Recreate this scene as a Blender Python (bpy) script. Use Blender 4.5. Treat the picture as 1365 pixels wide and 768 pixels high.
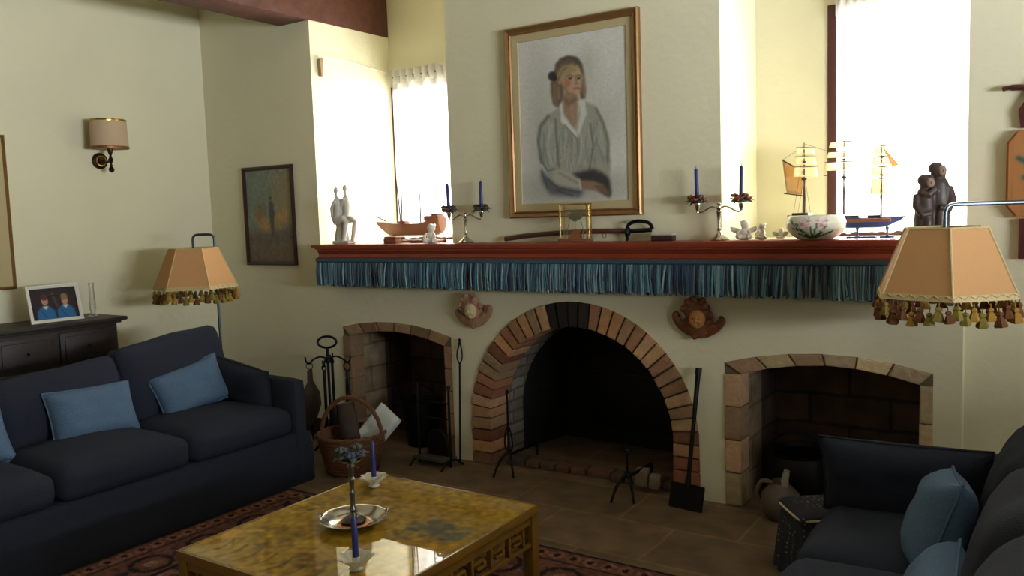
import bpy, bmesh, math, random
import numpy as np
from mathutils import Vector, Matrix, Euler, noise as mnoise
random.seed(7); rng = np.random.default_rng(7)
for o in list(bpy.data.objects): bpy.data.objects.remove(o, do_unlink=True)
SC = bpy.context.scene; COL = SC.collection
PI = math.pi; R = math.radians

# ---------------------------------------------------------------- camera, world, lights, exposure
cam_d = bpy.data.cameras.new('camera'); cam = bpy.data.objects.new('camera', cam_d); COL.objects.link(cam)
yaw, pitch, roll, fpx = 0.5905429, -0.0889981, -0.0330332, 1113.956
fw = Vector((-math.sin(yaw)*math.cos(pitch), math.cos(yaw)*math.cos(pitch), math.sin(pitch)))
rt = Vector((math.cos(yaw), math.sin(yaw), 0)); up = rt.cross(fw)
rr = rt*math.cos(roll)+up*math.sin(roll); uu = up*math.cos(roll)-rt*math.sin(roll)
cam.matrix_world = Matrix(((rr.x, uu.x, -fw.x, 0), (rr.y, uu.y, -fw.y, 0), (rr.z, uu.z, -fw.z, 1.55), (0, 0, 0, 1)))
cam_d.sensor_width = 36; cam_d.lens = fpx/1365*36; cam_d.clip_start = 0.05
SC.camera = cam
w = bpy.data.worlds.new('daylight'); SC.world = w; w.use_nodes = True
bg = w.node_tree.nodes['Background']; bg.inputs[0].default_value = (0.93, 0.96, 1.0, 1); bg.inputs[1].default_value = 2.5
def area(name, loc, rot, sx, sy, power, col):
    l = bpy.data.lights.new(name, 'AREA'); l.shape = 'RECTANGLE'; l.size = sx; l.size_y = sy; l.energy = power; l.color = col
    o = bpy.data.objects.new(name, l); o.location = loc; o.rotation_euler = rot; COL.objects.link(o); return o
# daylight outside the two mantel windows and outside the window in the right-hand wall
area('daylight_window_left', (-3.83, 5.35, 2.05), (R(-90), 0, 0), 1.2, 1.5, 150, (1.0, 0.975, 0.90))
area('daylight_window_centre', (-0.72, 5.15, 2.05), (R(-90), 0, 0), 0.9, 1.5, 170, (1.0, 0.975, 0.92))
area('daylight_window_side', (4.3, 1.5, 1.16), (0, R(100), 0), 1.38, 3.6, 1080, (0.90, 0.955, 1.0))   # area lamp added low outside so the sill dims the lower walls
SC.view_settings.view_transform = 'Standard'; SC.view_settings.look = 'None'; SC.view_settings.gamma = 1.0
SC.view_settings.use_curve_mapping = False; SC.view_settings.exposure = 0.24

# ---------------------------------------------------------------- materials
def s2l(c): return tuple((x/12.92 if x <= 0.04045 else ((x+0.055)/1.055)**2.4) for x in c)
MATS = {}
def mat(name, col, rough=0.7, metal=0.0, var=0.15, scale=12.0, bump=0.0, bscale=60.0, attr=None, spec=0.5, coat=0.0,
        transl=0.0, transp=0.0, col2=None, srgb=True):
    if name in MATS: return MATS[name]
    m = bpy.data.materials.new(name); m.use_nodes = True; nt = m.node_tree; N = nt.nodes; L = nt.links
    b = N['Principled BSDF']; out = N['Material Output']
    c = s2l(col) if srgb else col
    c2 = s2l(col2) if col2 else tuple(max(0, x*(1-var)) for x in c)
    c1 = c if col2 else tuple(min(1, x*(1+var)) for x in c)
    tc = N.new('ShaderNodeTexCoord'); nz = N.new('ShaderNodeTexNoise'); nz.inputs['Scale'].default_value = scale; nz.inputs['Detail'].default_value = 4
    L.new(tc.outputs['Object'], nz.inputs['Vector'])
    mx = N.new('ShaderNodeMix'); mx.data_type = 'RGBA'
    L.new(nz.outputs['Fac'], mx.inputs['Factor'])
    if attr:
        at = N.new('ShaderNodeAttribute'); at.attribute_name = attr
        mu = N.new('ShaderNodeMix'); mu.data_type = 'RGBA'; mu.blend_type = 'MULTIPLY'; mu.inputs['Factor'].default_value = 1
        mx.inputs['A'].default_value = (1+var, 1+var, 1+var, 1); mx.inputs['B'].default_value = (1-var, 1-var, 1-var, 1)
        L.new(at.outputs['Color'], mu.inputs['A']); L.new(mx.outputs['Result'], mu.inputs['B']); csock = mu.outputs['Result']
    else:
        mx.inputs['A'].default_value = (*c1, 1); mx.inputs['B'].default_value = (*c2, 1); csock = mx.outputs['Result']
    L.new(csock, b.inputs['Base Color'])
    b.inputs['Roughness'].default_value = rough; b.inputs['Metallic'].default_value = metal
    b.inputs['Specular IOR Level'].default_value = spec; b.inputs['Coat Weight'].default_value = coat; b.inputs['Coat Roughness'].default_value = 0.015
    if bump:
        n2 = N.new('ShaderNodeTexNoise'); n2.inputs['Scale'].default_value = bscale; n2.inputs['Detail'].default_value = 3
        L.new(tc.outputs['Object'], n2.inputs['Vector'])
        bp = N.new('ShaderNodeBump'); bp.inputs['Strength'].default_value = bump; bp.inputs['Distance'].default_value = 0.01
        L.new(n2.outputs['Fac'], bp.inputs['Height']); L.new(bp.outputs['Normal'], b.inputs['Normal'])
    sh = b.outputs[0]
    if transl:
        t = N.new('ShaderNodeBsdfTranslucent'); L.new(csock, t.inputs['Color'])
        ms = N.new('ShaderNodeMixShader'); ms.inputs[0].default_value = transl
        L.new(sh, ms.inputs[1]); L.new(t.outputs[0], ms.inputs[2]); sh = ms.outputs[0]
    if transp:
        t = N.new('ShaderNodeBsdfTransparent'); ms = N.new('ShaderNodeMixShader'); ms.inputs[0].default_value = transp
        L.new(sh, ms.inputs[1]); L.new(t.outputs[0], ms.inputs[2]); sh = ms.outputs[0]
    L.new(sh, out.inputs['Surface'])
    MATS[name] = m; return m
def brick_mat(name, c1, c2, mortar, bw, bh, msize, plane, bump=0.4, offset=0.5, rough=0.85, nscale=9.0):
    m = bpy.data.materials.new(name); m.use_nodes = True; nt = m.node_tree; N = nt.nodes; L = nt.links; b = N['Principled BSDF']
    tc = N.new('ShaderNodeTexCoord'); sp = N.new('ShaderNodeSeparateXYZ'); cb = N.new('ShaderNodeCombineXYZ')
    L.new(tc.outputs['Object'], sp.inputs[0])
    if plane == 'xy': L.new(sp.outputs['X'], cb.inputs['X']); L.new(sp.outputs['Y'], cb.inputs['Y'])
    else:
        ad = N.new('ShaderNodeMath'); ad.operation = 'ADD'; L.new(sp.outputs['X'], ad.inputs[0]); L.new(sp.outputs['Y'], ad.inputs[1])
        L.new(ad.outputs[0], cb.inputs['X']); L.new(sp.outputs['Z'], cb.inputs['Y'])
    nd = N.new('ShaderNodeTexNoise'); nd.inputs['Scale'].default_value = 5; L.new(tc.outputs['Object'], nd.inputs['Vector'])
    vm = N.new('ShaderNodeVectorMath'); vm.operation = 'SCALE'; vm.inputs['Scale'].default_value = 0.03; L.new(nd.outputs['Color'], vm.inputs[0])
    va = N.new('ShaderNodeVectorMath'); va.operation = 'ADD'; L.new(cb.outputs[0], va.inputs[0]); L.new(vm.outputs[0], va.inputs[1])
    bt = N.new('ShaderNodeTexBrick'); bt.inputs['Scale'].default_value = 1; bt.inputs['Brick Width'].default_value = bw; bt.inputs['Row Height'].default_value = bh
    bt.inputs['Mortar Size'].default_value = msize; bt.inputs['Mortar Smooth'].default_value = 0.3; bt.offset = offset
    bt.inputs['Color1'].default_value = (*s2l(c1), 1); bt.inputs['Color2'].default_value = (*s2l(c2), 1); bt.inputs['Mortar'].default_value = (*s2l(mortar), 1)
    L.new(va.outputs[0], bt.inputs['Vector'])
    nz = N.new('ShaderNodeTexNoise'); nz.inputs['Scale'].default_value = nscale; nz.inputs['Detail'].default_value = 6; L.new(tc.outputs['Object'], nz.inputs['Vector'])
    rp = N.new('ShaderNodeMapRange'); rp.inputs['From Min'].default_value = 0.25; rp.inputs['From Max'].default_value = 0.75; rp.inputs['To Min'].default_value = 0.55; rp.inputs['To Max'].default_value = 1.4
    L.new(nz.outputs['Fac'], rp.inputs['Value'])
    mu = N.new('ShaderNodeMix'); mu.data_type = 'RGBA'; mu.blend_type = 'MULTIPLY'; mu.inputs['Factor'].default_value = 1
    L.new(bt.outputs['Color'], mu.inputs['A']); L.new(rp.outputs[0], mu.inputs['B']); L.new(mu.outputs['Result'], b.inputs['Base Color'])
    b.inputs['Roughness'].default_value = rough
    bp = N.new('ShaderNodeBump'); bp.inputs['Strength'].default_value = bump; bp.inputs['Distance'].default_value = 0.012
    iv = N.new('ShaderNodeMath'); iv.operation = 'SUBTRACT'; L.new(nz.outputs['Fac'], iv.inputs[0]); L.new(bt.outputs['Fac'], iv.inputs[1])
    L.new(iv.outputs[0], bp.inputs['Height']); L.new(bp.outputs['Normal'], b.inputs['Normal'])
    MATS[name] = m; return m
M_wall = mat('cream_plaster', (0.885, 0.866, 0.75), 0.9, var=0.05, scale=3, bump=0.25, bscale=25)
M_ceil = mat('ceiling_plaster', (0.84, 0.81, 0.72), 0.9, var=0.05)
M_floor = brick_mat('stone_floor', (0.50, 0.415, 0.31), (0.43, 0.36, 0.275), (0.53, 0.43, 0.30), 0.62, 0.41, 0.010, 'xy', rough=0.55, nscale=7)
M_beam = mat('dark_beam_wood', (0.42, 0.24, 0.18), 0.6, col2=(0.18, 0.09, 0.075), scale=14, bump=0.8, bscale=26)
M_mantel = mat('red_mahogany', (0.56, 0.235, 0.15), 0.35, var=0.2, scale=5)
M_darkwood = mat('dark_oak', (0.17, 0.125, 0.115), 0.5, var=0.3, scale=8)
M_winwood = mat('window_wood', (0.27, 0.13, 0.12), 0.5)
M_brickv = mat('arch_brick', (1, 1, 1), 0.88, attr='col', var=0.3, scale=30, bump=0.5, bscale=50)
M_soot = brick_mat('sooty_brick', (0.105, 0.10, 0.095), (0.075, 0.07, 0.068), (0.055, 0.055, 0.055), 0.25, 0.075, 0.008, 'xz')
M_nichebrick = brick_mat('niche_brick', (0.40, 0.32, 0.26), (0.31, 0.25, 0.21), (0.24, 0.21, 0.18), 0.42, 0.17, 0.012, 'xz')
M_iron = mat('black_iron', (0.085, 0.085, 0.09), 0.5, metal=0.6, var=0.3)
M_steel = mat('grey_lamp_metal', (0.30, 0.33, 0.36), 0.35, metal=0.8)
M_silver = mat('silver', (0.80, 0.78, 0.74), 0.18, metal=1.0, var=0.05)
M_brass = mat('brass', (0.72, 0.58, 0.30), 0.25, metal=1.0, var=0.1)
M_gold = mat('gilt_frame', (0.56, 0.42, 0.25), 0.38, metal=0.5, var=0.2, scale=25)
M_navy = mat('navy_sofa_fabric', (0.165, 0.182, 0.232), 0.95, var=0.25, scale=160, bump=0.25, bscale=260, spec=0.2)
M_navy2 = mat('navy_arm_fabric', (0.165, 0.180, 0.218), 0.95, var=0.25, scale=160, bump=0.25, bscale=260, spec=0.2)
M_blue = mat('pale_blue_fabric', (0.34, 0.435, 0.54), 0.9, var=0.22, scale=140, bump=0.35, bscale=240, spec=0.2)
M_candle = mat('blue_wax', (0.13, 0.16, 0.42), 0.4, var=0.05)
M_wick = mat('wick', (0.15, 0.13, 0.12), 0.9)
M_white = mat('white_ceramic', (0.90, 0.89, 0.84), 0.35, var=0.04)
M_grey = mat('grey_stone_figure', (0.76, 0.745, 0.71), 0.5, var=0.12, scale=30)
M_shade = mat('tan_lamp_cloth', (0.79, 0.60, 0.40), 0.9, var=0.05, scale=60, transl=0.04)
M_trim = mat('cream_braid', (0.78, 0.70, 0.52), 0.9, var=0.25, scale=150)
M_tass = [mat('tassel_olive', (0.50, 0.44, 0.18), 0.95, var=0.3, scale=200), mat('tassel_brown', (0.42, 0.26, 0.13), 0.95, var=0.3, scale=200),
          mat('tassel_gold', (0.66, 0.50, 0.20), 0.95, var=0.3, scale=200)]
M_paint = mat('painted_colours', (1, 1, 1), 0.75, attr='col', var=0.02, scale=6)
M_lacq = mat('painted_gold_lacquer', (1, 1, 1), 0.6, attr='col', var=0.12, scale=20, coat=1.0, spec=0.05)
M_goldlac = mat('gold_lacquer', (0.52, 0.38, 0.13), 0.3, var=0.3, scale=14, coat=0.6)
M_rug = mat('woven_rug', (1, 1, 1), 0.95, attr='col', var=0.2, scale=120, spec=0.1)
M_fringe = mat('fringe_yarn', (1, 1, 1), 0.9, attr='col', var=0.15, scale=60)
M_curtain = mat('sheer_curtain', (0.93, 0.93, 0.92), 0.9, var=0.02, transl=0.6, transp=0.45)
M_header = mat('curtain_heading', (0.85, 0.84, 0.82), 0.9, var=0.03, transl=0.25)
M_mat = mat('cream_mount', (0.72, 0.66, 0.50), 0.85, var=0.03)
M_redframe = mat('dark_red_frame', (0.20, 0.09, 0.09), 0.4, var=0.2)
M_wicker = mat('wicker', (0.42, 0.27, 0.16), 0.7, var=0.35, scale=60, bump=0.4, bscale=90)
M_bark = mat('log_bark', (0.27, 0.22, 0.17), 0.9, var=0.35, scale=20, bump=0.8, bscale=30)
M_paper = mat('white_paper', (0.80, 0.82, 0.80), 0.8, var=0.06)
M_terra = mat('terracotta_pale', (0.72, 0.60, 0.46), 0.8, col2=(0.55, 0.33, 0.26), scale=9)
M_cherubwood = mat('carved_brown_wood', (0.53, 0.31, 0.16), 0.55, col2=(0.30, 0.15, 0.09), scale=11)
M_cherubskin = mat('carved_gold_wood', (0.72, 0.50, 0.26), 0.5, var=0.15)
M_statue = mat('brown_bronze_statue', (0.34, 0.28, 0.25), 0.45, col2=(0.20, 0.17, 0.19), scale=25)
M_statface = mat('pale_bronze_face', (0.55, 0.46, 0.40), 0.5)
M_leaf = mat('dark_leaf', (0.13, 0.22, 0.10), 0.6, var=0.3)
M_flower = mat('red_flower', (0.55, 0.16, 0.14), 0.7, var=0.3, scale=70)
M_flower2 = mat('brown_flower', (0.40, 0.24, 0.15), 0.7, var=0.3, scale=70)
M_hull = mat('boat_wood', (0.50, 0.29, 0.20), 0.5, var=0.2)
M_hullblue = mat('boat_blue', (0.14, 0.20, 0.42), 0.5, var=0.25, scale=60)
M_sail = mat('sail_cream', (0.94, 0.89, 0.76), 0.9, var=0.05, transl=0.7)
M_sailtan = mat('sail_tan', (0.82, 0.70, 0.50), 0.9, var=0.05, transl=0.4)
M_rope = mat('rigging', (0.30, 0.22, 0.18), 0.9)
M_copper = mat('copper', (0.66, 0.40, 0.25), 0.35, metal=0.9)
M_cable = mat('white_cable', (0.85, 0.83, 0.76), 0.6)
M_pottery = mat('brown_stoneware', (0.36, 0.31, 0.26), 0.6, var=0.25)
M_dot = None
def glass_mat(name, tint=(1, 1, 1), a=0.88):
    m = bpy.data.materials.new(name); m.use_nodes = True; N = m.node_tree.nodes; L = m.node_tree.links
    N.remove(N['Principled BSDF']); t = N.new('ShaderNodeBsdfTransparent'); t.inputs[0].default_value = (*tint, 1)
    g = N.new('ShaderNodeBsdfGlossy'); g.inputs['Roughness'].default_value = 0.03
    lw = N.new('ShaderNodeLayerWeight'); lw.inputs[0].default_value = 0.35
    mr = N.new('ShaderNodeMapRange'); mr.inputs['To Min'].default_value = 1-a; mr.inputs['To Max'].default_value = 0.8; L.new(lw.outputs['Facing'], mr.inputs['Value'])
    ms = N.new('ShaderNodeMixShader'); L.new(mr.outputs[0], ms.inputs[0]); L.new(t.outputs[0], ms.inputs[1]); L.new(g.outputs[0], ms.inputs[2])
    L.new(ms.outputs[0], N['Material Output'].inputs['Surface']); return m
M_glass = glass_mat('clear_glass', a=0.97)
M_milkglass = mat('frosted_white_glass', (0.92, 0.91, 0.84), 0.25, var=0.03, transl=0.35)

# ---------------------------------------------------------------- object and mesh helpers
def obj(name, bm, m, parent=None, smooth=35, loc=None):
    me = bpy.data.meshes.new(name); bmesh.ops.recalc_face_normals(bm, faces=bm.faces[:]); bm.to_mesh(me); bm.free()
    ms = m if isinstance(m, (list, tuple)) else [m]
    for x in ms: me.materials.append(x)
    if smooth:
        me.polygons.foreach_set('use_smooth', [True]*len(me.polygons)); me.set_sharp_from_angle(angle=R(smooth))
    o = bpy.data.objects.new(name, me); COL.objects.link(o)
    if parent: o.parent = parent
    if loc is not None: o.location = loc
    return o
def thing(name, label, cat, loc=(0, 0, 0), rotz=0.0, group=None):
    o = bpy.data.objects.new(name, None); o.empty_display_size = 0.1; COL.objects.link(o)
    o.location = loc; o.rotation_euler = (0, 0, rotz); o['label'] = label; o['category'] = cat
    if group: o['group'] = group
    return o
def tag(o, label, cat, group=None):
    o['label'] = label; o['category'] = cat
    if group: o['group'] = group
    return o
def struct(o, label=None):
    o['kind'] = 'structure'
    if label: o['label'] = label
    return o
def copy_tree(o, parent=None):
    c = o.copy(); COL.objects.link(c)
    if parent: c.parent = parent
    for ch in list(o.children): copy_tree(ch, c)
    return c
def BM(): return bmesh.new()
def setcol(bm, faces, c, lin=False):
    l = bm.loops.layers.float_color.get('col') or bm.loops.layers.float_color.new('col')
    cc = (*(c if lin else s2l(c)), 1)
    for f in faces:
        for lp in f.loops: lp[l] = cc
def TM(loc=(0, 0, 0), rot=(0, 0, 0), sc=(1, 1, 1)):
    return Matrix.Translation(loc) @ Euler(rot).to_matrix().to_4x4() @ Matrix.Diagonal((*sc, 1))
def box(bm, c, s, rot=(0, 0, 0), bev=0.0, seg=2, mtx=None):
    m = TM(c, rot, s); before = set(bm.faces)
    if mtx is not None: m = mtx @ m
    r = bmesh.ops.create_cube(bm, size=1, matrix=m); vs = r['verts']
    if bev:
        es = list({e for v in vs for e in v.link_edges})
        r2 = bmesh.ops.bevel(bm, geom=es, offset=bev, segments=seg, affect='EDGES', profile=0.6)
        return [f for f in bm.faces if f not in before]
    return list({f for v in vs for f in v.link_faces})
def box2(bm, a, b, bev=0.0, seg=2):
    return box(bm, [(a[i]+b[i])/2 for i in range(3)], [abs(b[i]-a[i]) for i in range(3)], bev=bev, seg=seg)
def ell(bm, c, r, rot=(0, 0, 0), u=16, v=10, mtx=None):
    m = TM(c, rot, r if hasattr(r, '__len__') else (r, r, r))
    if mtx is not None: m = mtx @ m
    return bmesh.ops.create_uvsphere(bm, u_segments=u, v_segments=v, radius=1, matrix=m)['verts']
def lathe(bm, prof, seg=24, mtx=None, sx=1.0, sy=1.0, wob=None, closed=False):
    rings = []; fs = []
    for (r, z) in prof:
        ring = []
        for i in range(seg):
            a = 2*PI*i/seg; q = r*(wob(a, z) if wob else 1)
            p = Vector((q*math.cos(a)*sx, q*math.sin(a)*sy, z))
            if mtx is not None: p = mtx @ p
            ring.append(bm.verts.new(p))
        rings.append(ring)
    for a, b in zip(rings[:-1], rings[1:]):
        for i in range(seg):
            j = (i+1) % seg; fs.append(bm.faces.new((a[i], a[j], b[j], b[i])))
    if closed:
        a, b = rings[-1], rings[0]
        for i in range(seg):
            j = (i+1) % seg; fs.append(bm.faces.new((a[i], a[j], b[j], b[i])))
    else:
        if prof[0][0] > 1e-6: fs.append(bm.faces.new(rings[0][::-1]))
        if prof[-1][0] > 1e-6: fs.append(bm.faces.new(rings[-1]))
    return fs
def shell(prof, t):
    return prof + [(max(r-t, 0.0005), z+(t if i == 0 else 0)) for i, (r, z) in list(enumerate(prof))[::-1]]
def tube(bm, pts, r, seg=8, cyc=False, flat=1.0):
    pts = [Vector(p) for p in pts]; n = len(pts); rs = r if hasattr(r, '__len__') else [r]*n
    rings = []; prev = None
    for i, p in enumerate(pts):
        a = pts[i-1] if (i or cyc) else p; b = pts[(i+1) % n] if (i < n-1 or cyc) else p
        t = (b-a)
        t = t.normalized() if t.length > 1e-9 else Vector((0, 0, 1))
        if prev is None:
            ref = Vector((0, 0, 1)) if abs(t.z) < 0.9 else Vector((1, 0, 0)); nn = (ref-t*ref.dot(t)).normalized()
        else:
            nn = prev-t*prev.dot(t); nn = nn.normalized() if nn.length > 1e-6 else prev
        prev = nn; bb = t.cross(nn)
        rings.append([bm.verts.new(p+(nn*math.cos(2*PI*k/seg)*flat+bb*math.sin(2*PI*k/seg))*rs[i]) for k in range(seg)])
    fs = []
    rng_ = list(zip(rings[:-1], rings[1:]))+([(rings[-1], rings[0])] if cyc else [])
    for a, b in rng_:
        for k in range(seg): fs.append(bm.faces.new((a[k], a[(k+1) % seg], b[(k+1) % seg], b[k])))
    if not cyc: fs.append(bm.faces.new(rings[0][::-1])); fs.append(bm.faces.new(rings[-1]))
    return fs
def arc(c, r, a0, a1, n, plane='xz', ry=None):
    ry = ry or r; out = []
    for i in range(n+1):
        a = a0+(a1-a0)*i/n; u, v = r*math.cos(a), ry*math.sin(a)
        out.append({'xz': (c[0]+u, c[1], c[2]+v), 'yz': (c[0], c[1]+u, c[2]+v), 'xy': (c[0]+u, c[1]+v, c[2])}[plane])
    return out
def spline(ps, n=8):
    ps = [Vector(p) for p in ps]; out = []
    for i in range(len(ps)-1):
        p0 = ps[max(i-1, 0)]; p1 = ps[i]; p2 = ps[i+1]; p3 = ps[min(i+2, len(ps)-1)]
        for k in range(n):
            t = k/n
            out.append(0.5*((2*p1)+(p2-p0)*t+(2*p0-5*p1+4*p2-p3)*t*t+(3*p1-p0-3*p2+p3)*t**3))
    return out+[ps[-1]]
def prism(bm, pts, d0, d1, plane='xz'):
    def P(u, v, d): return {'xz': (u, d, v), 'yz': (d, u, v), 'xy': (u, v, d)}[plane]
    a = [bm.verts.new(P(u, v, d0)) for u, v in pts]; b = [bm.verts.new(P(u, v, d1)) for u, v in pts]; n = len(pts)
    fs = [bm.faces.new(a), bm.faces.new(b[::-1])]
    for i in range(n): fs.append(bm.faces.new((a[i], b[i], b[(i+1) % n], a[(i+1) % n])))
    return fs
def rbox(bm, size, rad, n=10, crown=(0, 0, 0), wr=0.0, mtx=None, seed=0, sag=None):
    """soft upholstered block: rounded box with a crown on its faces and slight wrinkles"""
    hx, hy, hz = [s/2 for s in size]; r = min(rad, hx, hy, hz)*0.999
    t = bmesh.new(); bmesh.ops.create_cube(t, size=2); bmesh.ops.subdivide_edges(t, edges=t.edges[:], cuts=n, use_grid_fill=True)
    for v in t.verts:
        q = Vector((math.copysign(abs(v.co.x)**0.8, v.co.x)*hx, math.copysign(abs(v.co.y)**0.8, v.co.y)*hy, math.copysign(abs(v.co.z)**0.8, v.co.z)*hz))
        c = Vector((max(-hx+r, min(hx-r, q.x)), max(-hy+r, min(hy-r, q.y)), max(-hz+r, min(hz-r, q.z))))
        d = q-c
        if d.length > 1e-9: q = c+d.normalized()*r
        a, b, e = q.x/hx, q.y/hy, q.z/hz
        q.x += crown[0]*math.copysign(1, a)*(abs(a)**3)*(1-b*b)*(1-e*e)
        q.y += crown[1]*math.copysign(1, b)*(abs(b)**3)*(1-a*a)*(1-e*e)
        q.z += crown[2]*math.copysign(1, e)*(abs(e)**3)*(1-a*a)*(1-b*b)
        if sag: q.z += sag(a, b, e)
        if wr:
            k = mnoise.noise(q*6+Vector((seed*3.1, seed, 0)))*wr+mnoise.noise(q*17+Vector((seed, 0, seed)))*wr*0.4
            q += q.normalized()*k
        v.co = q
    if mtx is not None: t.transform(mtx)
    me = bpy.data.meshes.new('t'); t.to_mesh(me); t.free(); bm.from_mesh(me); bpy.data.meshes.remove(me)
def pillow(bm, w_, h_, t_, mtx=None, n=18, wr=0.008, seed=0, pinch=0.10):
    """scatter cushion standing in the xz plane, knife-edge seams and pulled-out corners"""
    g = {}
    for s in (-1, 1):
        for i in range(n+1):
            for j in range(n+1):
                edge = i in (0, n) or j in (0, n)
                if edge and s == 1: g[(s, i, j)] = g[(-1, i, j)]; continue
                u = -1+2*i/n; v = -1+2*j/n
                x = u*w_/2*(1-pinch*(1-u*u)*0-pinch*(1-abs(v)**2)*0.0-pinch*0.55*(1-v*v)*abs(u)**3)
                z = v*h_/2*(1-pinch*0.55*(1-u*u)*abs(v)**3)
                th = t_/2*((1-u**4)*(1-v**4))**0.62
                k = mnoise.noise(Vector((u*2.2+seed, v*2.2, s)))*wr*(1 if not edge else 0.3)
                p = Vector((x, s*th+k*(1 if not edge else 0), z))
                g[(s, i, j)] = bm.verts.new(mtx @ p if mtx is not None else p)
    for s in (-1, 1):
        for i in range(n):
            for j in range(n):
                bm.faces.new((g[(s, i, j)], g[(s, i+1, j)], g[(s, i+1, j+1)], g[(s, i, j+1)]))
def remesh(o, vox=0.005, sm=2):
    md = o.modifiers.new('skin', 'REMESH'); md.mode = 'VOXEL'; md.voxel_size = vox; md.use_smooth_shade = True
    if sm: m2 = o.modifiers.new('soft', 'SMOOTH'); m2.iterations = sm; m2.factor = 0.5
    return o
# small painter for the pictures, the lacquered table and the rug (all flat, painted things)
class Paint:
    def __init__(s, w_, h_, c): s.w, s.h = w_, h_; s.im = np.ones((h_, w_, 3))*np.array(c); s.X, s.Y = np.meshgrid((np.arange(w_)+.5)/w_, (np.arange(h_)+.5)/h_); s.asp = h_/w_
    def blur(s, m, k):
        if k <= 0: return m
        r = int(max(1, k*2)); x = np.arange(-r, r+1); g = np.exp(-x*x/(2*k*k)); g /= g.sum()
        m = np.apply_along_axis(lambda a: np.convolve(np.pad(a, r, 'edge'), g, 'valid'), 0, m)
        return np.apply_along_axis(lambda a: np.convolve(np.pad(a, r, 'edge'), g, 'valid'), 1, m)
    def put(s, m, c, a=1.0): m = (m*a)[..., None]; s.im = s.im*(1-m)+np.array(c)*m
    def poly(s, pts, c, soft=1.0, a=1.0):
        ins = np.zeros((s.h, s.w), bool); n = len(pts)
        for i in range(n):
            x0, y0 = pts[i]; x1, y1 = pts[(i+1) % n]
            if y0 == y1: continue
            cr = ((s.Y > y0) != (s.Y > y1)) & (s.X < (x1-x0)*(s.Y-y0)/(y1-y0)+x0); ins ^= cr
        s.put(s.blur(ins.astype(float), soft), c, a)
    def ell(s, cx, cy, rx, ry, c, soft=0.3, a=1.0, rot=0.0):
        dx = s.X-cx; dy = s.Y-cy; u = dx*math.cos(rot)+dy*math.sin(rot); v = -dx*math.sin(rot)+dy*math.cos(rot)
        d = np.sqrt((u/rx)**2+(v/ry)**2); s.put(np.clip((1-d)/soft+0.5, 0, 1), c, a)
    def stroke(s, pts, wd, c, a=1.0):
        best = np.full((s.h, s.w), 9.0)
        for (x0, y0), (x1, y1) in zip(pts[:-1], pts[1:]):
            ax, ay = x1-x0, (y1-y0)*s.asp; L2 = ax*ax+ay*ay+1e-12
            t = np.clip(((s.X-x0)*ax+(s.Y-y0)*s.asp*ay)/L2, 0, 1)
            best = np.minimum(best, np.hypot(s.X-x0-t*ax, (s.Y-y0)*s.asp-t*ay))
        s.put(np.exp(-(best/wd)**2), c, a)
    def grain(s, amt, k=1.2):
        n = s.blur(rng.standard_normal((s.h, s.w)), k); n /= n.std(); s.im = np.clip(s.im*(1+amt*n[..., None]), 0, 1)
def painted(name, p, f, m, parent=None, back=None):
    """flat sheet whose vertices carry the painter's colours; f maps (u 0..1, v 0..1 from top) to a local point"""
    h, w_ = p.h, p.w; me = bpy.data.meshes.new(name)
    vs = [f((i+.0)/(w_-1), (j+.0)/(h-1)) for j in range(h) for i in range(w_)]
    fc = [(j*w_+i, j*w_+i+1, (j+1)*w_+i+1, (j+1)*w_+i) for j in range(h-1) for i in range(w_-1)]
    me.from_pydata(vs, [], fc); at = me.color_attributes.new('col', 'FLOAT_COLOR', 'POINT')
    im = np.clip(p.im, 0, 1); lin = np.where(im <= 0.04045, im/12.92, ((im+0.055)/1.055)**2.4)
    at.data.foreach_set('color', np.concatenate([lin.reshape(-1, 3), np.ones((h*w_, 1))], 1).astype(np.float32).ravel())
    me.materials.append(m); o = bpy.data.objects.new(name, me); COL.objects.link(o)
    if parent: o.parent = parent
    return o

# ---------------------------------------------------------------- the room
D = 4.13; XL = -5.556; ZC = 3.30
bm = BM(); box2(bm, (XL-.1, -2.6, -.1), (2.7, 5.1, 0)); struct(obj('floor', bm, M_floor, smooth=0))
bm = BM(); box2(bm, (XL-.1, -2.6, ZC), (2.7, 5.1, ZC+.1)); struct(obj('ceiling', bm, M_ceil, smooth=0))
bm = BM(); box2(bm, (XL-.1, -2.6, 0), (XL, 4.2, ZC)); struct(obj('wall_left', bm, M_wall, smooth=0))
bm = BM(); box2(bm, (XL, -2.6, 0), (2.6, -2.5, ZC)); struct(obj('wall_rear', bm, M_wall, smooth=0))
bm = BM()
for a, b in (((2.6, -2.6, 0), (2.7, .9, ZC)), ((2.6, 2.9, 0), (2.7, 4.3, ZC)), ((2.6, .9, 0), (2.7, 2.9, 1.3)), ((2.6, .9, 2.9), (2.7, 2.9, ZC))): box2(bm, a, b)
struct(obj('wall_right', bm, M_wall, smooth=0))
# openings of the three hearths: (outer profile, inner profile) from the left foot over the crown to the right foot
def shallow(x0, x1, zl, zc, zr, n): 
    out = []
    for i in range(n+1):
        t = i/n; out.append((x0+(x1-x0)*t, (1-t)**2*zl+2*t*(1-t)*(2*zc-(zl+zr)/2)+t*t*zr))
    return out
def niche_profiles(x0, x1, zl, zc, zr, wl, wr_, tt, n, nl):
    top_o = shallow(x0, x1, zl, zc, zr, n); top_i = shallow(x0+wl, x1-wr_, zl-tt, zc-tt, zr-tt, n)
    o = [(x0, (zl-tt)*k/nl) for k in range(nl)]+[(x0, zl-tt)]; i = [(x0+wl, (zl-tt)*k/nl) for k in range(nl)]+[(x0+wl, zl-tt)]
    ro = [(x1, (zr-tt)*k/nl) for k in range(nl+1)][::-1]; ri = [(x1-wr_, (zr-tt)*k/nl) for k in range(nl+1)][::-1]
    return (o, i), (top_o, top_i), (ro, ri)
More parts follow.
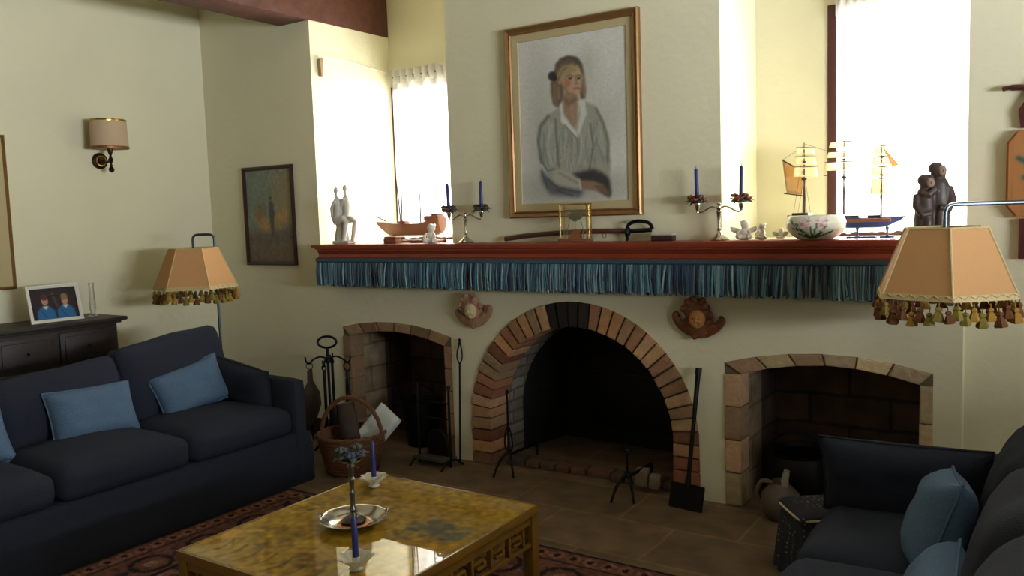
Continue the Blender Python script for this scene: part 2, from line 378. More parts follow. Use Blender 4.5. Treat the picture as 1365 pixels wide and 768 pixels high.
nL = niche_profiles(-4.193, -3.245, .805, .857, .785, .07, .055, .06, 6, 5)
nR = niche_profiles(-1.467, -.500, .752, .827, .768, .085, .055, .055, 6, 4)
ac, az, ro_, ri_ = -2.353, .293, .745, .600
nb = 31
mo = [(ac-ro_, az*k/4) for k in range(4)]+[(ac-ro_*math.cos(PI*k/nb), az+ro_*math.sin(PI*k/nb)) for k in range(nb+1)]+[(ac+ro_, az*k/4) for k in range(4)][::-1]
mi = [(ac-ri_, az*k/4) for k in range(4)]+[(ac-ri_*math.cos(PI*k/nb), az+ri_*math.sin(PI*k/nb)) for k in range(nb+1)]+[(ac+ri_, az*k/4) for k in range(4)][::-1]
def chain(parts, k):
    out = []
    for p in parts:
        for q in p[k]:
            if not out or (abs(q[0]-out[-1][0])+abs(q[1]-out[-1][1]) > 1e-5): out.append(q)
    return out
oL, iL, oR, iR = chain(nL, 0), chain(nL, 1), chain(nR, 0), chain(nR, 1)
bm = BM(); foot = [(XL, 0)]+oL+mo+oR+[(-.384, 0)]
cols_ = [(bm.verts.new((x, D, z)), bm.verts.new((x, D, 1.372))) for x, z in foot]
fr = [bm.faces.new((a[0], b[0], b[1], a[1])) for a, b in zip(cols_[:-1], cols_[1:]) if b[0].co.x-a[0].co.x > 1e-4]
bmesh.ops.remove_doubles(bm, verts=bm.verts[:], dist=1e-5); fr = bm.faces[:]
for v in [v for v in bm.verts if not v.link_faces]: bm.verts.remove(v)
ex = bmesh.ops.extrude_face_region(bm, geom=fr, use_keep_orig=True); bmesh.ops.translate(bm, verts=[v for v in ex['geom'] if isinstance(v, bmesh.types.BMVert)], vec=(0, .12, 0))
zs = 1.372
box2(bm, (XL, D, zs), (-4.374, 5.02, ZC))                       # left pier
box2(bm, (-3.2, D, zs), (-1.474, 5.02, ZC))                     # chimney breast
box2(bm, (-.384, D+.08, 0), (2.7, 5.02, ZC))                    # wall beyond the right end of the hearth wall
box2(bm, (-4.374, D+.12, 1.30), (-3.2, 5.02, zs))               # left sill
box2(bm, (-1.474, D+.12, 1.30), (-.384, 5.02, zs))              # right sill
box2(bm, (-4.374, 4.935, 2.545), (-3.2, 5.02, ZC)); box2(bm, (-3.25, 4.935, zs), (-3.2, 5.02, 2.545))
box2(bm, (-1.474, 4.70, zs), (-1.09, 4.82, ZC)); box2(bm, (-1.09, 4.70, 2.55), (-.384, 4.82, ZC))
struct(obj('wall_back', bm, M_wall, smooth=0))
bm = BM(); box2(bm, (-4.67, -2.5, 2.916), (-4.366, 4.932, 3.24), bev=.008)
struct(obj('trim_1', bm, M_beam), 'dark red-brown ceiling beam running into the left window recess')
for k, x in enumerate((-2.6, -.6, 1.4)):
    bm = BM(); box2(bm, (x, -2.5, 3.0), (x+.28, 4.12, 3.29), bev=.008); struct(obj('trim_%d' % (k+2), bm, M_beam))
bm = BM(); box2(bm, (XL+.001, D-.02, .001), (-4.2, D-.001, .13), bev=.004); struct(obj('baseboard_back', bm, M_darkwood))
bm = BM(); box2(bm, (XL+.001, -2.49, .001), (XL+.02, D-.021, .13), bev=.004); struct(obj('baseboard_left', bm, M_darkwood))

def window(name, x0, x1, y, z0, z1, cross):
    e = bpy.data.objects.new(name, None); COL.objects.link(e); e.location = ((x0+x1)/2, y, z0); struct(e)
    hw = (x1-x0)/2; h = z1-z0
    bm = BM()
    for a, b in (((-hw, -.03, 0), (-hw+.05, .03, h)), ((hw-.05, -.03, 0), (hw, .03, h)), ((-hw+.05, -.03, 0), (hw-.05, .03, .05)), ((-hw+.05, -.03, h-.05), (hw-.05, .03, h))): box2(bm, a, b, bev=.004)
    for t in cross: box2(bm, (t-.015, -.02, .05), (t+.015, .02, h-.05))
    obj('window_frame', bm, M_winwood, e)
    bm = BM(); box2(bm, (-hw+.05, -.004, .05), (hw-.05, .004, h-.05)); obj('pane', bm, M_glass, e, smooth=0)
    return e
window('window_1', -4.372, -3.252, 4.97, zs, 2.544, (0,))
window('window_2', -1.09, -.386, 4.721, zs, 2.585, ())
e = window('window_3', -1.0, 1.0, 0, 1.3, 2.9, (-.33, .33)); e.rotation_euler = (0, 0, R(90)); e.location = (2.65, 1.9, 1.3)

def curtain(label, x0, x1, y, z0, z1, seed, hd=.10):
    t = thing('sheer_curtain', label, 'curtain', ((x0+x1)/2, y, z0), group=None)
    def sheet(za, zb, nx, nz, amp, fq, off, gather):
        bm = BM(); g = []
        hw = (x1-x0)/2
        for j in range(nz+1):
            v = j/nz; row = []
            for i in range(nx+1):
                u = i/nx; x = -hw+2*hw*u
                a = amp*(1+.6*mnoise.noise(Vector((u*7+seed, 0, 1))))
                yy = off+a*math.sin(u*fq+1.5*mnoise.noise(Vector((u*5, seed, v*.6))))*(1-gather*abs(v-.5))
                zz = za+(zb-za)*v
                if v in (0, 1): zz += .026*mnoise.noise(Vector((u*16, v*7, seed)))+(.008*math.sin(u*fq) if gather else 0)
                row.append(bm.verts.new((x, yy, zz)))
            g.append(row)
        for j in range(nz):
            for i in range(nx): bm.faces.new((g[j][i], g[j][i+1], g[j+1][i+1], g[j+1][i]))
        return bm
    h = z1-z0
    obj('curtain_panel', sheet(.005, h-.05, 120, 12, .013, 52, 0, 0), M_curtain, t, smooth=180)
    obj('curtain_heading', sheet(h-hd, h, 160, 8, .018, 95, -.024, .5), M_header, t, smooth=180)
    bm = BM(); tube(bm, [(-(x1-x0)/2, -.005, h-.05), ((x1-x0)/2, -.005, h-.05)], .006); obj('curtain_rod', bm, M_steel, t)
    return t
curtain('sheer white curtain with ruffled heading in the narrower window left of the portrait', -4.315, -3.262, 4.895, 1.385, 2.655, 3)
curtain('sheer white curtain in the window right of the portrait behind the sailing ship', -1.035, -.392, 4.655, 1.385, 2.655, 8, .145)
# thin wire along the bright left reveal, on a small bracket
t = thing('curtain_wire', 'thin pale wire sagging along the bright left reveal from a small bracket', 'wire', (-4.372, 4.2, 2.6))
bm = BM(); tube(bm, spline([(.014, .02, .06), (.014, .05, .085), (.014, .25, .086), (.012, .5, .062), (.012, .73, .045)]), .004, 6); obj('wire', bm, M_cable, t)
bm = BM(); prism(bm, [(-.012, .055), (.018, .07), (.022, .05), (.008, -.06), (-.006, -.055)], .001, .03, 'yz'); obj('bracket', bm, mat('bracket_plaster', (.62, .52, .38), .8), t)

# ---------------------------------------------------------------- fireplaces
def blocks(bm, o, i, y0, y1, cols, gap, jit, black=()):
    n = len(o)-1
    for k in range(n):
        a0, a1, b0, b1 = [Vector((p[0], 0, p[1])) for p in (o[k], o[k+1], i[k], i[k+1])]
        d = (a1-a0).length; g = gap/d; g2 = gap/max((b1-b0).length, 1e-3)
        A0 = a0.lerp(a1, g); A1 = a1.lerp(a0, g); B0 = b0.lerp(b1, g2); B1 = b1.lerp(b0, g2)
        sh = random.uniform(-jit, jit)
        A0, A1, B0, B1 = [p+Vector((random.uniform(-jit, jit)*.6, 0, random.uniform(-jit, jit)*.4)) for p in (A0, A1, B0, B1)]
        c = random.choice(cols)
        if k in black: c = (.17, .14, .12)
        f = random.uniform(.82, 1.12); c = tuple(min(1, x*f) for x in c)
        vs = [bm.verts.new((p.x, y0-.006+sh, p.z)) for p in (A0, A1, B1, B0)]+[bm.verts.new((p.x, y1, p.z)) for p in (A0, A1, B1, B0)]
        fs = [bm.faces.new([vs[q] for q in ix]) for ix in ((0, 1, 2, 3), (7, 6, 5, 4), (0, 4, 5, 1), (1, 5, 6, 2), (2, 6, 7, 3), (3, 7, 4, 0))]
        setcol(bm, fs, c)
        es = [e for e in fs[0].edges]
        r = bmesh.ops.bevel(bm, geom=es, offset=.006, segments=2, affect='EDGES')
def ring(bm, o, i, y0, y1, c):
    o, i = [(a[0]+(b[0]-a[0])*.05, a[1]+(b[1]-a[1])*.05) for a, b in zip(o, i)], [(a[0]+(b[0]-a[0])*.92, a[1]+(b[1]-a[1])*.92) for a, b in zip(o, i)]
    n = len(o)
    v = [[bm.verts.new((p[0], y, p[1])) for p in q] for q, y in ((o, y0), (i, y0), (o, y1), (i, y1))]
    fs = []
    for k in range(n-1):
        fs += [bm.faces.new((v[0][k], v[0][k+1], v[1][k+1], v[1][k])), bm.faces.new((v[2][k], v[3][k], v[3][k+1], v[2][k+1])),
               bm.faces.new((v[1][k], v[1][k+1], v[3][k+1], v[3][k])), bm.faces.new((v[0][k], v[2][k], v[2][k+1], v[0][k+1]))]
    setcol(bm, fs, c)
def lining(name, prof, y0, y1, sc, m, parent, cap=True):
    cx = (prof[0][0]+prof[-1][0])/2; bm = BM()
    a = [bm.verts.new((x, y0, z)) for x, z in prof]; b = [bm.verts.new((cx+(x-cx)*sc, y1, z*(1 if sc > .99 else .99))) for x, z in prof]
    for k in range(len(prof)-1): bm.faces.new((a[k], a[k+1], b[k+1], b[k]))
    if cap: bm.faces.new(b)
    o = obj(name, bm, m, parent, smooth=0); md = o.modifiers.new('thick', 'SOLIDIFY'); md.thickness = .03; md.offset = 1; return o
BR = [(.70, .52, .36), (.62, .42, .30), (.72, .57, .42), (.58, .42, .32), (.68, .55, .41), (.58, .37, .27)]
ST = [(.78, .69, .53), (.74, .66, .50), (.80, .71, .56), (.72, .58, .45)]
STL = [(.60, .48, .36), (.57, .46, .35), (.56, .43, .32)]
fp = thing('fireplace', 'large round-arched brick fireplace with a blackened hearth between the two smaller openings', 'fireplace')
bm = BM(); ring(bm, mo, mi, D-.001, D+.2, (.30, .25, .20)); blocks(bm, mo, mi, D-.008, D+.19, BR, .0045, .004, black=(4+13, 4+14, 4+15, 4+16)); obj('brick_arch', bm, M_brickv, fp)
M_greyrev = brick_mat('grey_reveal', (.56, .53, .47), (.46, .43, .38), (.38, .36, .31), .24, .075, .01, 'xz')
lining('arch_reveal', mi, D+.2, D+.36, 1.0, M_greyrev, fp, cap=False)
lining('firebox', [(ac+(x-ac)*1.04, z*1.03) for x, z in mi], D+.36, D+.80, .86, M_soot, fp)
bm = BM(); prism(bm, [(-.42, .02), (-.42, .50), (-.2, .62), (.2, .62), (.42, .50), (.42, .02)], -.02, .0); box(bm, (0, -.022, .3), (.6, .008, .36), bev=.003)
o = obj('fireback', bm, M_iron, fp); o.location = (ac, D+.76, 0)
bm = BM(); x = ac-.53
while x < ac+.52:
    wd = random.uniform(.09, .17); fs = box(bm, (x+wd/2, D+.10+random.uniform(-.02, .02), .024), (wd-.012, .11, random.uniform(.04, .055)), rot=(0, 0, random.uniform(-.06, .06)), bev=.014)
    setcol(bm, fs, random.choice([(.36, .30, .24), (.30, .27, .23), (.40, .28, .21)])); x += wd
for (px, py, s) in ((-1.93, 4.10, .09), (-1.85, 4.09, .07)):
    fs = box(bm, (px, py, s*.5+.04), (s*.8, .07, s), rot=(.1, .1, .3), bev=.012); setcol(bm, fs, (.52, .46, .37))
obj('hearth_curb', bm, M_brickv, fp)
M_jamb = brick_mat('pale_jamb_brick', (.62, .54, .42), (.54, .46, .36), (.46, .40, .31), .42, .17, .010, 'xz')
def niche(label, parts, o, i, cols, depth, nm):
    t = thing('hearth_alcove', label, 'alcove')
    bm = BM(); ring(bm, [q for p in parts for q in p[0]], [q for p in parts for q in p[1]], D-.001, D+.125, (.42, .36, .28))
    for p in parts: blocks(bm, p[0], p[1], D-.006, D+.12, cols, .004, .003)
    obj('stone_surround', bm, M_brickv, t)
    lining('jamb_lining', i, D+.12, D+.34, 1.0, M_jamb, t, cap=False)
    lining('lining', i, D+.34, D+depth, 1.0, nm, t)
    return t
niche('small shallow-arched opening with brown brick edging at the left of the hearth wall', nL, oL, iL, STL, .62, M_nichebrick)
niche('shallow-arched opening with pale stone edging behind the right-hand sofa', nR, oR, iR, ST, .62, M_nichebrick)

# ---------------------------------------------------------------- mantel with its yarn fringe
mt = thing('mantel_shelf', 'long red-brown wooden mantel shelf with a blue-grey yarn fringe above the fireplaces', 'mantel shelf', (-2.34, 4.055, 1.285))
x0, x1 = -4.27+2.34, -.40+2.34
prof = [(.073, 0), (-.062, 0), (-.062, .008), (-.045, .012), (-.04, .03), (-.052, .048), (-.060, .056), (-.060, .062), (-.075, .066), (-.078, .076), (-.078, .092), (-.073, .097), (.073, .097)]
bm = BM(); prism(bm, prof, x0, x1, 'yz'); obj('shelf', bm, M_mantel, mt, smooth=20)
bm = BM(); box2(bm, (x0-.035, -.079, .078), (x0+.001, .073, .0965), bev=.003); obj('shelf_end', bm, M_mantel, mt)
bm = BM(); tealset = [(.33, .47, .52), (.24, .36, .42), (.42, .55, .58), (.20, .28, .36), (.36, .42, .45), (.13, .15, .20), (.16, .20, .28)]
fs = box2(bm, (x0, -.068, -.022), (x1, -.058, .006)); setcol(bm, fs, (.20, .27, .31))
fs = box2(bm, (x0, -.058, -.022), (x0+.01, .07, .006)); setcol(bm, fs, (.20, .27, .31))
for k in range(2):
    n = int((x1-x0)/.008)
    for i in range(n):
        x = x0+(i+.5)*.008; tube(bm, [(x-.004, -.068-.004, .002-.010*k), (x+.004, -.068-.004, -.006-.010*k)], .0035, 5)
setcol(bm, [f for f in bm.faces if len(f.verts) <= 5 and f.calc_area() < .0004], (.27, .37, .41))
obj('fringe_braid', bm, M_fringe, mt, smooth=0)
bm = BM(); x = x0
while x < x1:
    dens = mnoise.noise(Vector((x*4.0, 2, 0)))
    for layer in range(2):
        c = random.choice(tealset[:5]+tealset if layer else tealset[3:])
        if layer and dens < -.15 and random.random() < .6: continue
        L = .158+random.uniform(-.012, .008); tl = random.gauss(0, .006)+(.012*mnoise.noise(Vector((x*9, 0, 5))))
        yb = -.060-.010*layer+random.uniform(-.003, .003)
        p = [(x, -.062, -.02), (x+tl*.4, yb-.002, -.02-L*.45), (x+tl, yb, -.02-L*.92+.0), (x+tl*1.05, yb, -.018-L)]
        q = tube(bm, p, [.0042, .0045, .0048, .0055], 5); f = random.uniform(.9, 1.35); setcol(bm, q, tuple(min(1, a*f) for a in c))
    x += random.uniform(.0058, .0085)
y = -.05
while y < .07:
    q = tube(bm, [(x0+.003, y, -.02), (x0-.002, y, -.17+random.uniform(-.01, .01))], .0045, 5); setcol(bm, q, random.choice(tealset)); y += .008
o = obj('fringe', bm, M_fringe, mt, smooth=60); o['kind'] = 'stuff'
def rebase(t, loc):
    t.location = loc
    for ch in t.children: ch.location = Vector(ch.location)-Vector(loc)
for t, l in ((fp, (ac, D, 0)),): rebase(t, l)
for o in [o for o in COL.objects if o.name.startswith('hearth_alcove')]:
    rebase(o, ((-3.72 if 'small' in o['label'] else -.984), D, 0))

# ---------------------------------------------------------------- rug
p = Paint(300, 270, (.44, .31, .26)); Xm = p.X*3.0; Ym = p.Y*2.7      # metres from the left/back corner
ed = np.minimum(np.minimum(Xm, 3.0-Xm), np.minimum(Ym, 2.7-Ym))
along = np.where(np.minimum(Xm, 3.0-Xm) < np.minimum(Ym, 2.7-Ym), Ym, Xm)
dk, cr, rd, bl, pk = (.14, .12, .14), (.55, .46, .36), (.42, .28, .235), (.17, .20, .28), (.54, .38, .31)
field = np.sin(Xm*21)*np.sin(Ym*21)+.6*np.sin(Xm*43+Ym*9)*np.sin(Ym*39)
p.put((field > .45).astype(float), dk, .75); p.put((field < -.55).astype(float), pk, .6)
rr_ = np.hypot((Xm % .36)-.18, (Ym % .36)-.18); p.put(((rr_ > .08) & (rr_ < .105)).astype(float), dk, .9); p.put((rr_ < .04).astype(float), bl, .9)
p.put((ed < .40).astype(float), rd, .85)
q = np.hypot((along % .30)-.15, ed-.26); p.put(((q > .075) & (q < .10) & (ed < .4)).astype(float), dk, .9); p.put(((q < .035) & (ed < .4)).astype(float), cr, .7)
q = np.hypot(((along+.15) % .30)-.15, (ed-.26)*1.4); p.put(((q < .04) & (ed < .4)).astype(float), bl, .9)
p.put(((ed > .37) & (ed < .40)).astype(float), dk); p.put(((ed > .115) & (ed < .135)).astype(float), dk)
p.put((ed < .115).astype(float), rd, .7); q = np.hypot((along % .085)-.0425, ed-.07); p.put(((q < .036) & (ed < .115)).astype(float), pk, .9); p.put(((q < .018) & (ed < .115)).astype(float), dk)
p.put(((ed > .025) & (ed < .035)).astype(float), cr, .6); p.put((ed < .02).astype(float), dk)
p.grain(.10, .7)
rug = thing('rug', 'patterned red and dark blue oriental rug under the coffee table', 'rug', (-3.72, 3.18, 0))
painted('pile', p, lambda u, v: (3.0*u, -2.7*v, .010), M_rug, rug)
bm = BM(); box2(bm, (0, -2.7, .001), (3.0, 0, .0095)); obj('backing', bm, M_darkwood, rug, smooth=0)

# ---------------------------------------------------------------- left sofa (faces +x, runs along y)
sf = thing('sofa', 'long dark navy three-seat sofa along the left wall', 'sofa', (-4.17, 2.24, 0))
sy = 1.16                                             # half length
bm = BM(); rbox(bm, (.86, 2*sy-.02, .30), .03, 8, mtx=TM((0, 0, .165))); obj('base', bm, M_navy, sf, smooth=60)
bm = BM(); box2(bm, (-.40, -sy+.02, .0), (.425, sy-.02, .05)); 
box2(bm, (.40, -sy+.01, .005), (.432, sy-.01, .235), bev=.006)
obj('skirt', bm, M_navy2, sf)
for s, aw, ay in ((1, .09, sy-.095), (-1, .14, -sy+.07)):
    bm = BM(); rbox(bm, (.86, aw, .60), .022, 8, crown=(.006, .004, .006), mtx=TM((.005, ay, .322))); obj('arm', bm, M_navy2, sf, smooth=60)
bm = BM(); rbox(bm, (.17, 2*sy-.02, .58), .05, 8, mtx=TM((-.355, 0, .345))); obj('back', bm, M_navy, sf, smooth=60)
for k in range(3):
    cy = sy-.14-.345-.685*k
    bm = BM(); rbox(bm, (.70, .68, .16), .06, 12, crown=(.015, .012, .035), wr=.006, seed=k, mtx=TM((.09, cy, .385))); obj('seat_cushion', bm, M_navy, sf, smooth=60)
    hh = (.44, .36, .37)[k]; tilt = (R(-13), R(-15), R(-15))[k]; rl = (R(6), R(4), R(2))[k]
    bm = BM(); rbox(bm, (.17, .69, hh), .045, 12, crown=(.04, .004, .008), wr=.012, seed=k+5, mtx=TM((-.255, cy+.025, .47+hh/2-.02), (rl, tilt, 0)))
    obj('back_cushion', bm, M_navy, sf, smooth=60)
def throw(label, loc, rot, sz, m, seed, grp=None, th=.14, name='throw_pillow'):
    bm = BM(); pillow(bm, sz[0], sz[1], th, seed=seed)
    e = thing(name, label, 'cushion', loc, 0, grp); e.rotation_euler = rot
    obj('cushion_cover', bm, m, e, smooth=80)
    bm = BM(); n = 40; pts = []
    w2, h2 = sz[0]/2, sz[1]/2
    for (a, b) in (((-1, -1), (1, -1)), ((1, -1), (1, 1)), ((1, 1), (-1, 1)), ((-1, 1), (-1, -1))):
        for i in range(10):
            u = a[0]+(b[0]-a[0])*i/10; v = a[1]+(b[1]-a[1])*i/10
            pts.append((u*w2*(1-.055*(1-v*v)*abs(u)**3), 0, v*h2*(1-.055*(1-u*u)*abs(v)**3)))
    tube(bm, pts, .0045, 6, cyc=True); obj('piping', bm, m, e, smooth=80)
    return e
# pillow local x runs along the sofa, its face looks along -y before the turn to +x
throw('pale blue rectangular pillow on the middle seat of the left sofa', (-4.265, 2.36, .575), (R(-22), R(2), R(90)), (.47, .29), M_blue, 1)
throw('pale blue rectangular pillow leaning askew on the left sofa seat nearest the fireplace', (-4.275, 2.965, .595), (R(-22), R(-10), R(90)), (.47, .28), M_blue, 2)
throw('pale blue pillow at the left edge of the photo, mostly out of view', (-4.255, 1.70, .57), (R(-22), R(-3), R(90)), (.46, .29), M_blue, 3)
throw('dark navy cushion propped against the fireplace-end arm of the left sofa', (-4.17, 3.215, .585), (R(12), R(9), R(2)), (.56, .28), M_navy2, 4, th=.13, name='arm_cushion')

# ---------------------------------------------------------------- right sofa (faces -x)
s2 = thing('sofa', 'dark navy sofa at the right, cut by the right edge of the photo', 'sofa', (-.24, 2.36, 0))
hy = 1.0
bm = BM(); rbox(bm, (.90, 2*hy-.02, .28), .03, 8, mtx=TM((0, 0, .155))); obj('base', bm, M_navy, s2, smooth=60)
for s in (1, -1):
    bm = BM(); rbox(bm, (.90, .15, .62), .04, 8, crown=(.01, .01, .012), mtx=TM((0, s*(hy-.075), .335))); obj('arm', bm, M_navy, s2, smooth=60)
bm = BM(); rbox(bm, (.18, 2*hy-.02, .66), .05, 8, mtx=TM((.36, 0, .365))); obj('back', bm, M_navy, s2, smooth=60)
for k in range(3):
    cy = hy-.15-.285-.57*k
    bm = BM(); rbox(bm, (.78, .565, .17), .06, 12, crown=(.015, .01, .03), wr=.008, seed=k+20, mtx=TM((-.09, cy, .365))); obj('seat_cushion', bm, M_navy, s2, smooth=60)
    bm = BM(); rbox(bm, (.21, .56, .46), .09, 12, crown=(.05, .012, .02), wr=.012, seed=k+30, mtx=TM((.185, cy, .61), (0, R(12), 0))); obj('back_cushion', bm, M_navy2, s2, smooth=60)
throw('dark navy cushion lying against the fireplace-end arm of the right sofa', (-.47, 3.13, .565), (R(12), R(-1), R(0)), (.56, .30), M_navy, 7, th=.16, name='arm_cushion')
throw('pale blue square pillow standing on the right sofa beside the dark arm cushion', (-.32, 2.80, .560), (R(-20), R(-8), R(-80)), (.37, .31), M_blue, 8, th=.17)
throw('pale blue pillow at the lower right corner of the photo', (-.29, 2.39, .475), (R(-30), R(4), R(-86)), (.36, .26), M_blue, 9, th=.16)

# ---------------------------------------------------------------- coffee table
ct = thing('coffee_table', 'low gold-lacquered square coffee table with fretwork apron in the foreground', 'coffee table', (-2.165, 2.205, 0))
hx, hy2, zt = .445, .505, .40
p = Paint(110, 124, (.63, .50, .14))
n1 = p.blur(rng.standard_normal((p.h, p.w)), 7); n1 /= n1.std(); n2 = p.blur(rng.standard_normal((p.h, p.w)), 2.5); n2 /= n2.std()
p.put(np.clip(n1*.5+.3, 0, 1), (.57, .42, .12), .45); p.put(np.clip(n2*.5-.1, 0, 1), (.50, .36, .10), .22); p.put(np.clip(-n1*.6-.2, 0, 1), (.71, .59, .19), .5)
def motif(cx, cy, s, c, n, a):
    for k in range(n):
        t = random.uniform(0, 2*PI); d = s*math.sqrt(random.random()); p.ell(cx+d*math.cos(t), cy+d*.6*math.sin(t), s*.22, s*.10, c, .9, a, random.uniform(-.6, .6))
motif(.80, .40, .15, (.30, .33, .34), 34, .45); motif(.70, .50, .09, (.30, .36, .38), 12, .5); motif(.22, .74, .15, (.42, .32, .12), 26, .4); motif(.30, .25, .13, (.44, .34, .12), 24, .35); motif(.10, .45, .08, (.30, .26, .12), 14, .4); motif(.55, .85, .12, (.33, .24, .11), 20, .4)
for k in range(9): x = .1+.09*k; p.stroke([(x, .97), (x+.03, .9), (x+.01, .84)], .006, (.28, .2, .09), .6)
p.grain(.08, 1.0)
top = painted('table_top', p, lambda u, v: (-hx+.012+2*(hx-.012)*u, hy2-.012-2*(hy2-.012)*v, zt), M_lacq, ct)
bm = BM()
box2(bm, (-hx+.012, -hy2+.012, zt-.022), (hx-.012, hy2-.012, zt-.001))
for a, b in (((-hx, -hy2, zt-.03), (-hx+.012, hy2, zt+.002)), ((hx-.012, -hy2, zt-.03), (hx, hy2, zt+.002)), ((-hx+.012, -hy2, zt-.03), (hx-.012, -hy2+.012, zt+.002)), ((-hx+.012, hy2-.012, zt-.03), (hx-.012, hy2, zt+.002))): box2(bm, a, b, bev=.003)
obj('top_edge', bm, M_goldlac, ct)
def fret(bm, L, axis, off):
    def P(u0, z0, u1, z1, t=.010):
        a = (u0, off-t, z0) if axis == 'x' else (off-t, u0, z0); b = (u1, off+t, z1) if axis == 'x' else (off+t, u1, z1); box2(bm, a, b, bev=.002)
    zt1, zb1, w_ = zt-.03, zt-.155, .014
    P(-L, zt1-.035, L, zt1); P(-L, zb1, L, zb1+w_)
    x = -L+.045
    while x < L-.10:
        P(x, zb1+w_, x+w_, zt1-.035); P(x+w_, zt1-.035-.030, x+.085, zt1-.035-.030+w_*.8)
        P(x+.075, zb1+w_+.022, x+.085+.004, zt1-.035-.030); P(x+.035, zb1+w_+.022, x+.075, zb1+w_+.022+w_*.8); x += .118
    P(L-.06, zb1+w_, L-.046, zt1-.035)
for nm, L, ax, off in (('apron', hy2-.05, 'y', hx-.02), ('apron', hy2-.05, 'y', -hx+.02), ('apron', hx-.05, 'x', hy2-.02), ('apron', hx-.05, 'x', -hy2+.02)):
    bm = BM(); fret(bm, L, ax, off); obj(nm, bm, M_goldlac, ct)
for sx in (-1, 1):
    for s in (-1, 1):
        bm = BM(); cx, cy = sx*(hx-.028), s*(hy2-.028); box2(bm, (cx-.024, cy-.024, .03), (cx+.024, cy+.024, zt-.03), bev=.004)
        box2(bm, (cx-.028-.006*sx*-1, cy-.028, .0125), (cx+.028, cy+.028, .035), bev=.006)
        box2(bm, (cx-sx*.055-.02, cy-.018, zt-.175), (cx-sx*.02, cy+.018, zt-.155), bev=.003); obj('leg', bm, M_goldlac, ct)

# ---------------------------------------------------------------- things on the table
ty = thing('silver_tray', 'round silver tray with raised rim and small handles on the coffee table', 'tray', (-2.225, 2.195, zt+.002))
bm = BM(); lathe(bm, shell([(.06, .0), (.085, .004), (.105, .014), (.122, .030), (.130, .032)], .004), 40, wob=lambda a, z: 1+.015*math.cos(a*12)*(z > .02))
obj('dish', bm, M_silver, ty); bm = BM(); lathe(bm, [(0, .0045), (.062, .0046), (.062, .006), (0, .0062)], 32); obj('dish_centre', bm, M_copper, ty)
for s in (R(40), R(220)):
    bm = BM(); m = Matrix.Rotation(s, 4, 'Z'); tube(bm, [m @ Vector(q) for q in spline([(.118, -.03, .032), (.128, -.02, .045), (.13, 0, .05), (.128, .02, .045), (.118, .03, .032)], 5)], .0035, 6); obj('handle', bm, M_silver, ty)
M_pewter = mat('tarnished_silver', (.42, .41, .39), .28, metal=1.0, var=.2, scale=40)
cs = thing('candlestick', 'tall slender silver candlestick standing in the tray on the coffee table', 'candlestick', (-2.235, 2.205, zt+.010))
bm = BM(); lathe(bm, [(0, 0), (.045, 0), (.048, .006), (.036, .014), (.016, .022), (.010, .035), (.014, .045), (.009, .055), (.009, .10), (.013, .108), (.008, .116), (.0095, .155), (.015, .163), (.009, .172), (.012, .205), (.017, .212), (.012, .222)], 20); obj('stem', bm, M_pewter, cs)
bm = BM(); lathe(bm, shell([(.010, .222), (.03, .228), (.042, .236), (.045, .240)], .003), 20); obj('drip_pan', bm, M_pewter, cs)
bm = BM(); lathe(bm, [(.013, .228), (.014, .25), (.017, .258), (.012, .2585), (.0, .25)], 16); obj('socket', bm, M_silver, cs)
def flower_ring(label, loc, rad, n, mf, ml, grp=None, up_=.02, seed=0):
    rd_ = random.Random(seed); t = thing('flower_ring', label, 'flower ring', loc, 0, grp)
    bl = BM(); tube(bl, arc((0, 0, .003), rad*.62, 0, 2*PI-.01, 16, 'xy'), .004, 6)
    for k in range(n*3):
        a = 2*PI*k/(n*3)+rd_.uniform(-.2, .2); L = rad*rd_.uniform(.6, 1.0); r0 = rad*.5; z1 = rd_.uniform(-.016, .022); wd = L*.28
        d = Vector((math.cos(a), math.sin(a), 0)); q = Vector((-d.y, d.x, 0)); b0 = d*r0+Vector((0, 0, .006)); tip = d*(r0+L)+Vector((0, 0, z1)); md = (b0+tip)/2+Vector((0, 0, .008))
        vs = [bl.verts.new(x) for x in (b0, md+q*wd, tip, md-q*wd, md+Vector((0, 0, .003)))]
        for i, j in ((0, 1), (1, 2), (2, 3), (3, 0)): bl.faces.new((vs[i], vs[j], vs[4]))
    o = obj('leaves', bl, ml, t); sm_ = o.modifiers.new('th', 'SOLIDIFY'); sm_.thickness = .001
    for k in range(n):
        a = 2*PI*(k+.3)/n; c = Vector((math.cos(a)*rad*.66, math.sin(a)*rad*.66, up_*(.6+.75*(k % 2)))); bf = BM(); s = rad*.46
        for j in range(5):
            b = 2*PI*j/5+k; ell(bf, c+Vector((math.cos(b)*s*.5, math.sin(b)*s*.5, s*.2)), (s*.55, s*.42, s*.35), (rd_.uniform(-.5, .5), rd_.uniform(-.5, .5), b), 8, 6)
        ell(bf, c+Vector((0, 0, s*.45)), s*.3, u=8, v=6); obj('flower', bf, mf[k % len(mf)], t, smooth=60)
    return t
M_dkfl = mat('dark_blue_flower', (.22, .24, .32), .7, var=.3, scale=80); M_dkleaf = mat('grey_green_leaf', (.24, .28, .24), .7, var=.3)
flower_ring('ring of dark blue-grey flowers around the top of the silver candlestick on the coffee table', (-2.235, 2.205, zt+.256), .055, 5, (M_dkfl, M_dkleaf), M_dkleaf, None, .02, 5)
def candle(label, loc, r, h, grp=None, lean=(0, 0)):
    t = thing('candle', label, 'candle', loc, 0, grp); t.rotation_euler = (lean[0], lean[1], 0)
    bm = BM(); lathe(bm, [(r*1.05, 0), (r, h*.3), (r*.9, h*.94), (r*.55, h*.985), (0, h)], 14); obj('wax', bm, M_candle, t)
    bm = BM(); tube(bm, [(0, 0, h-.002), (.001, 0, h+.010)], .0012, 5); obj('wick', bm, M_wick, t); return t
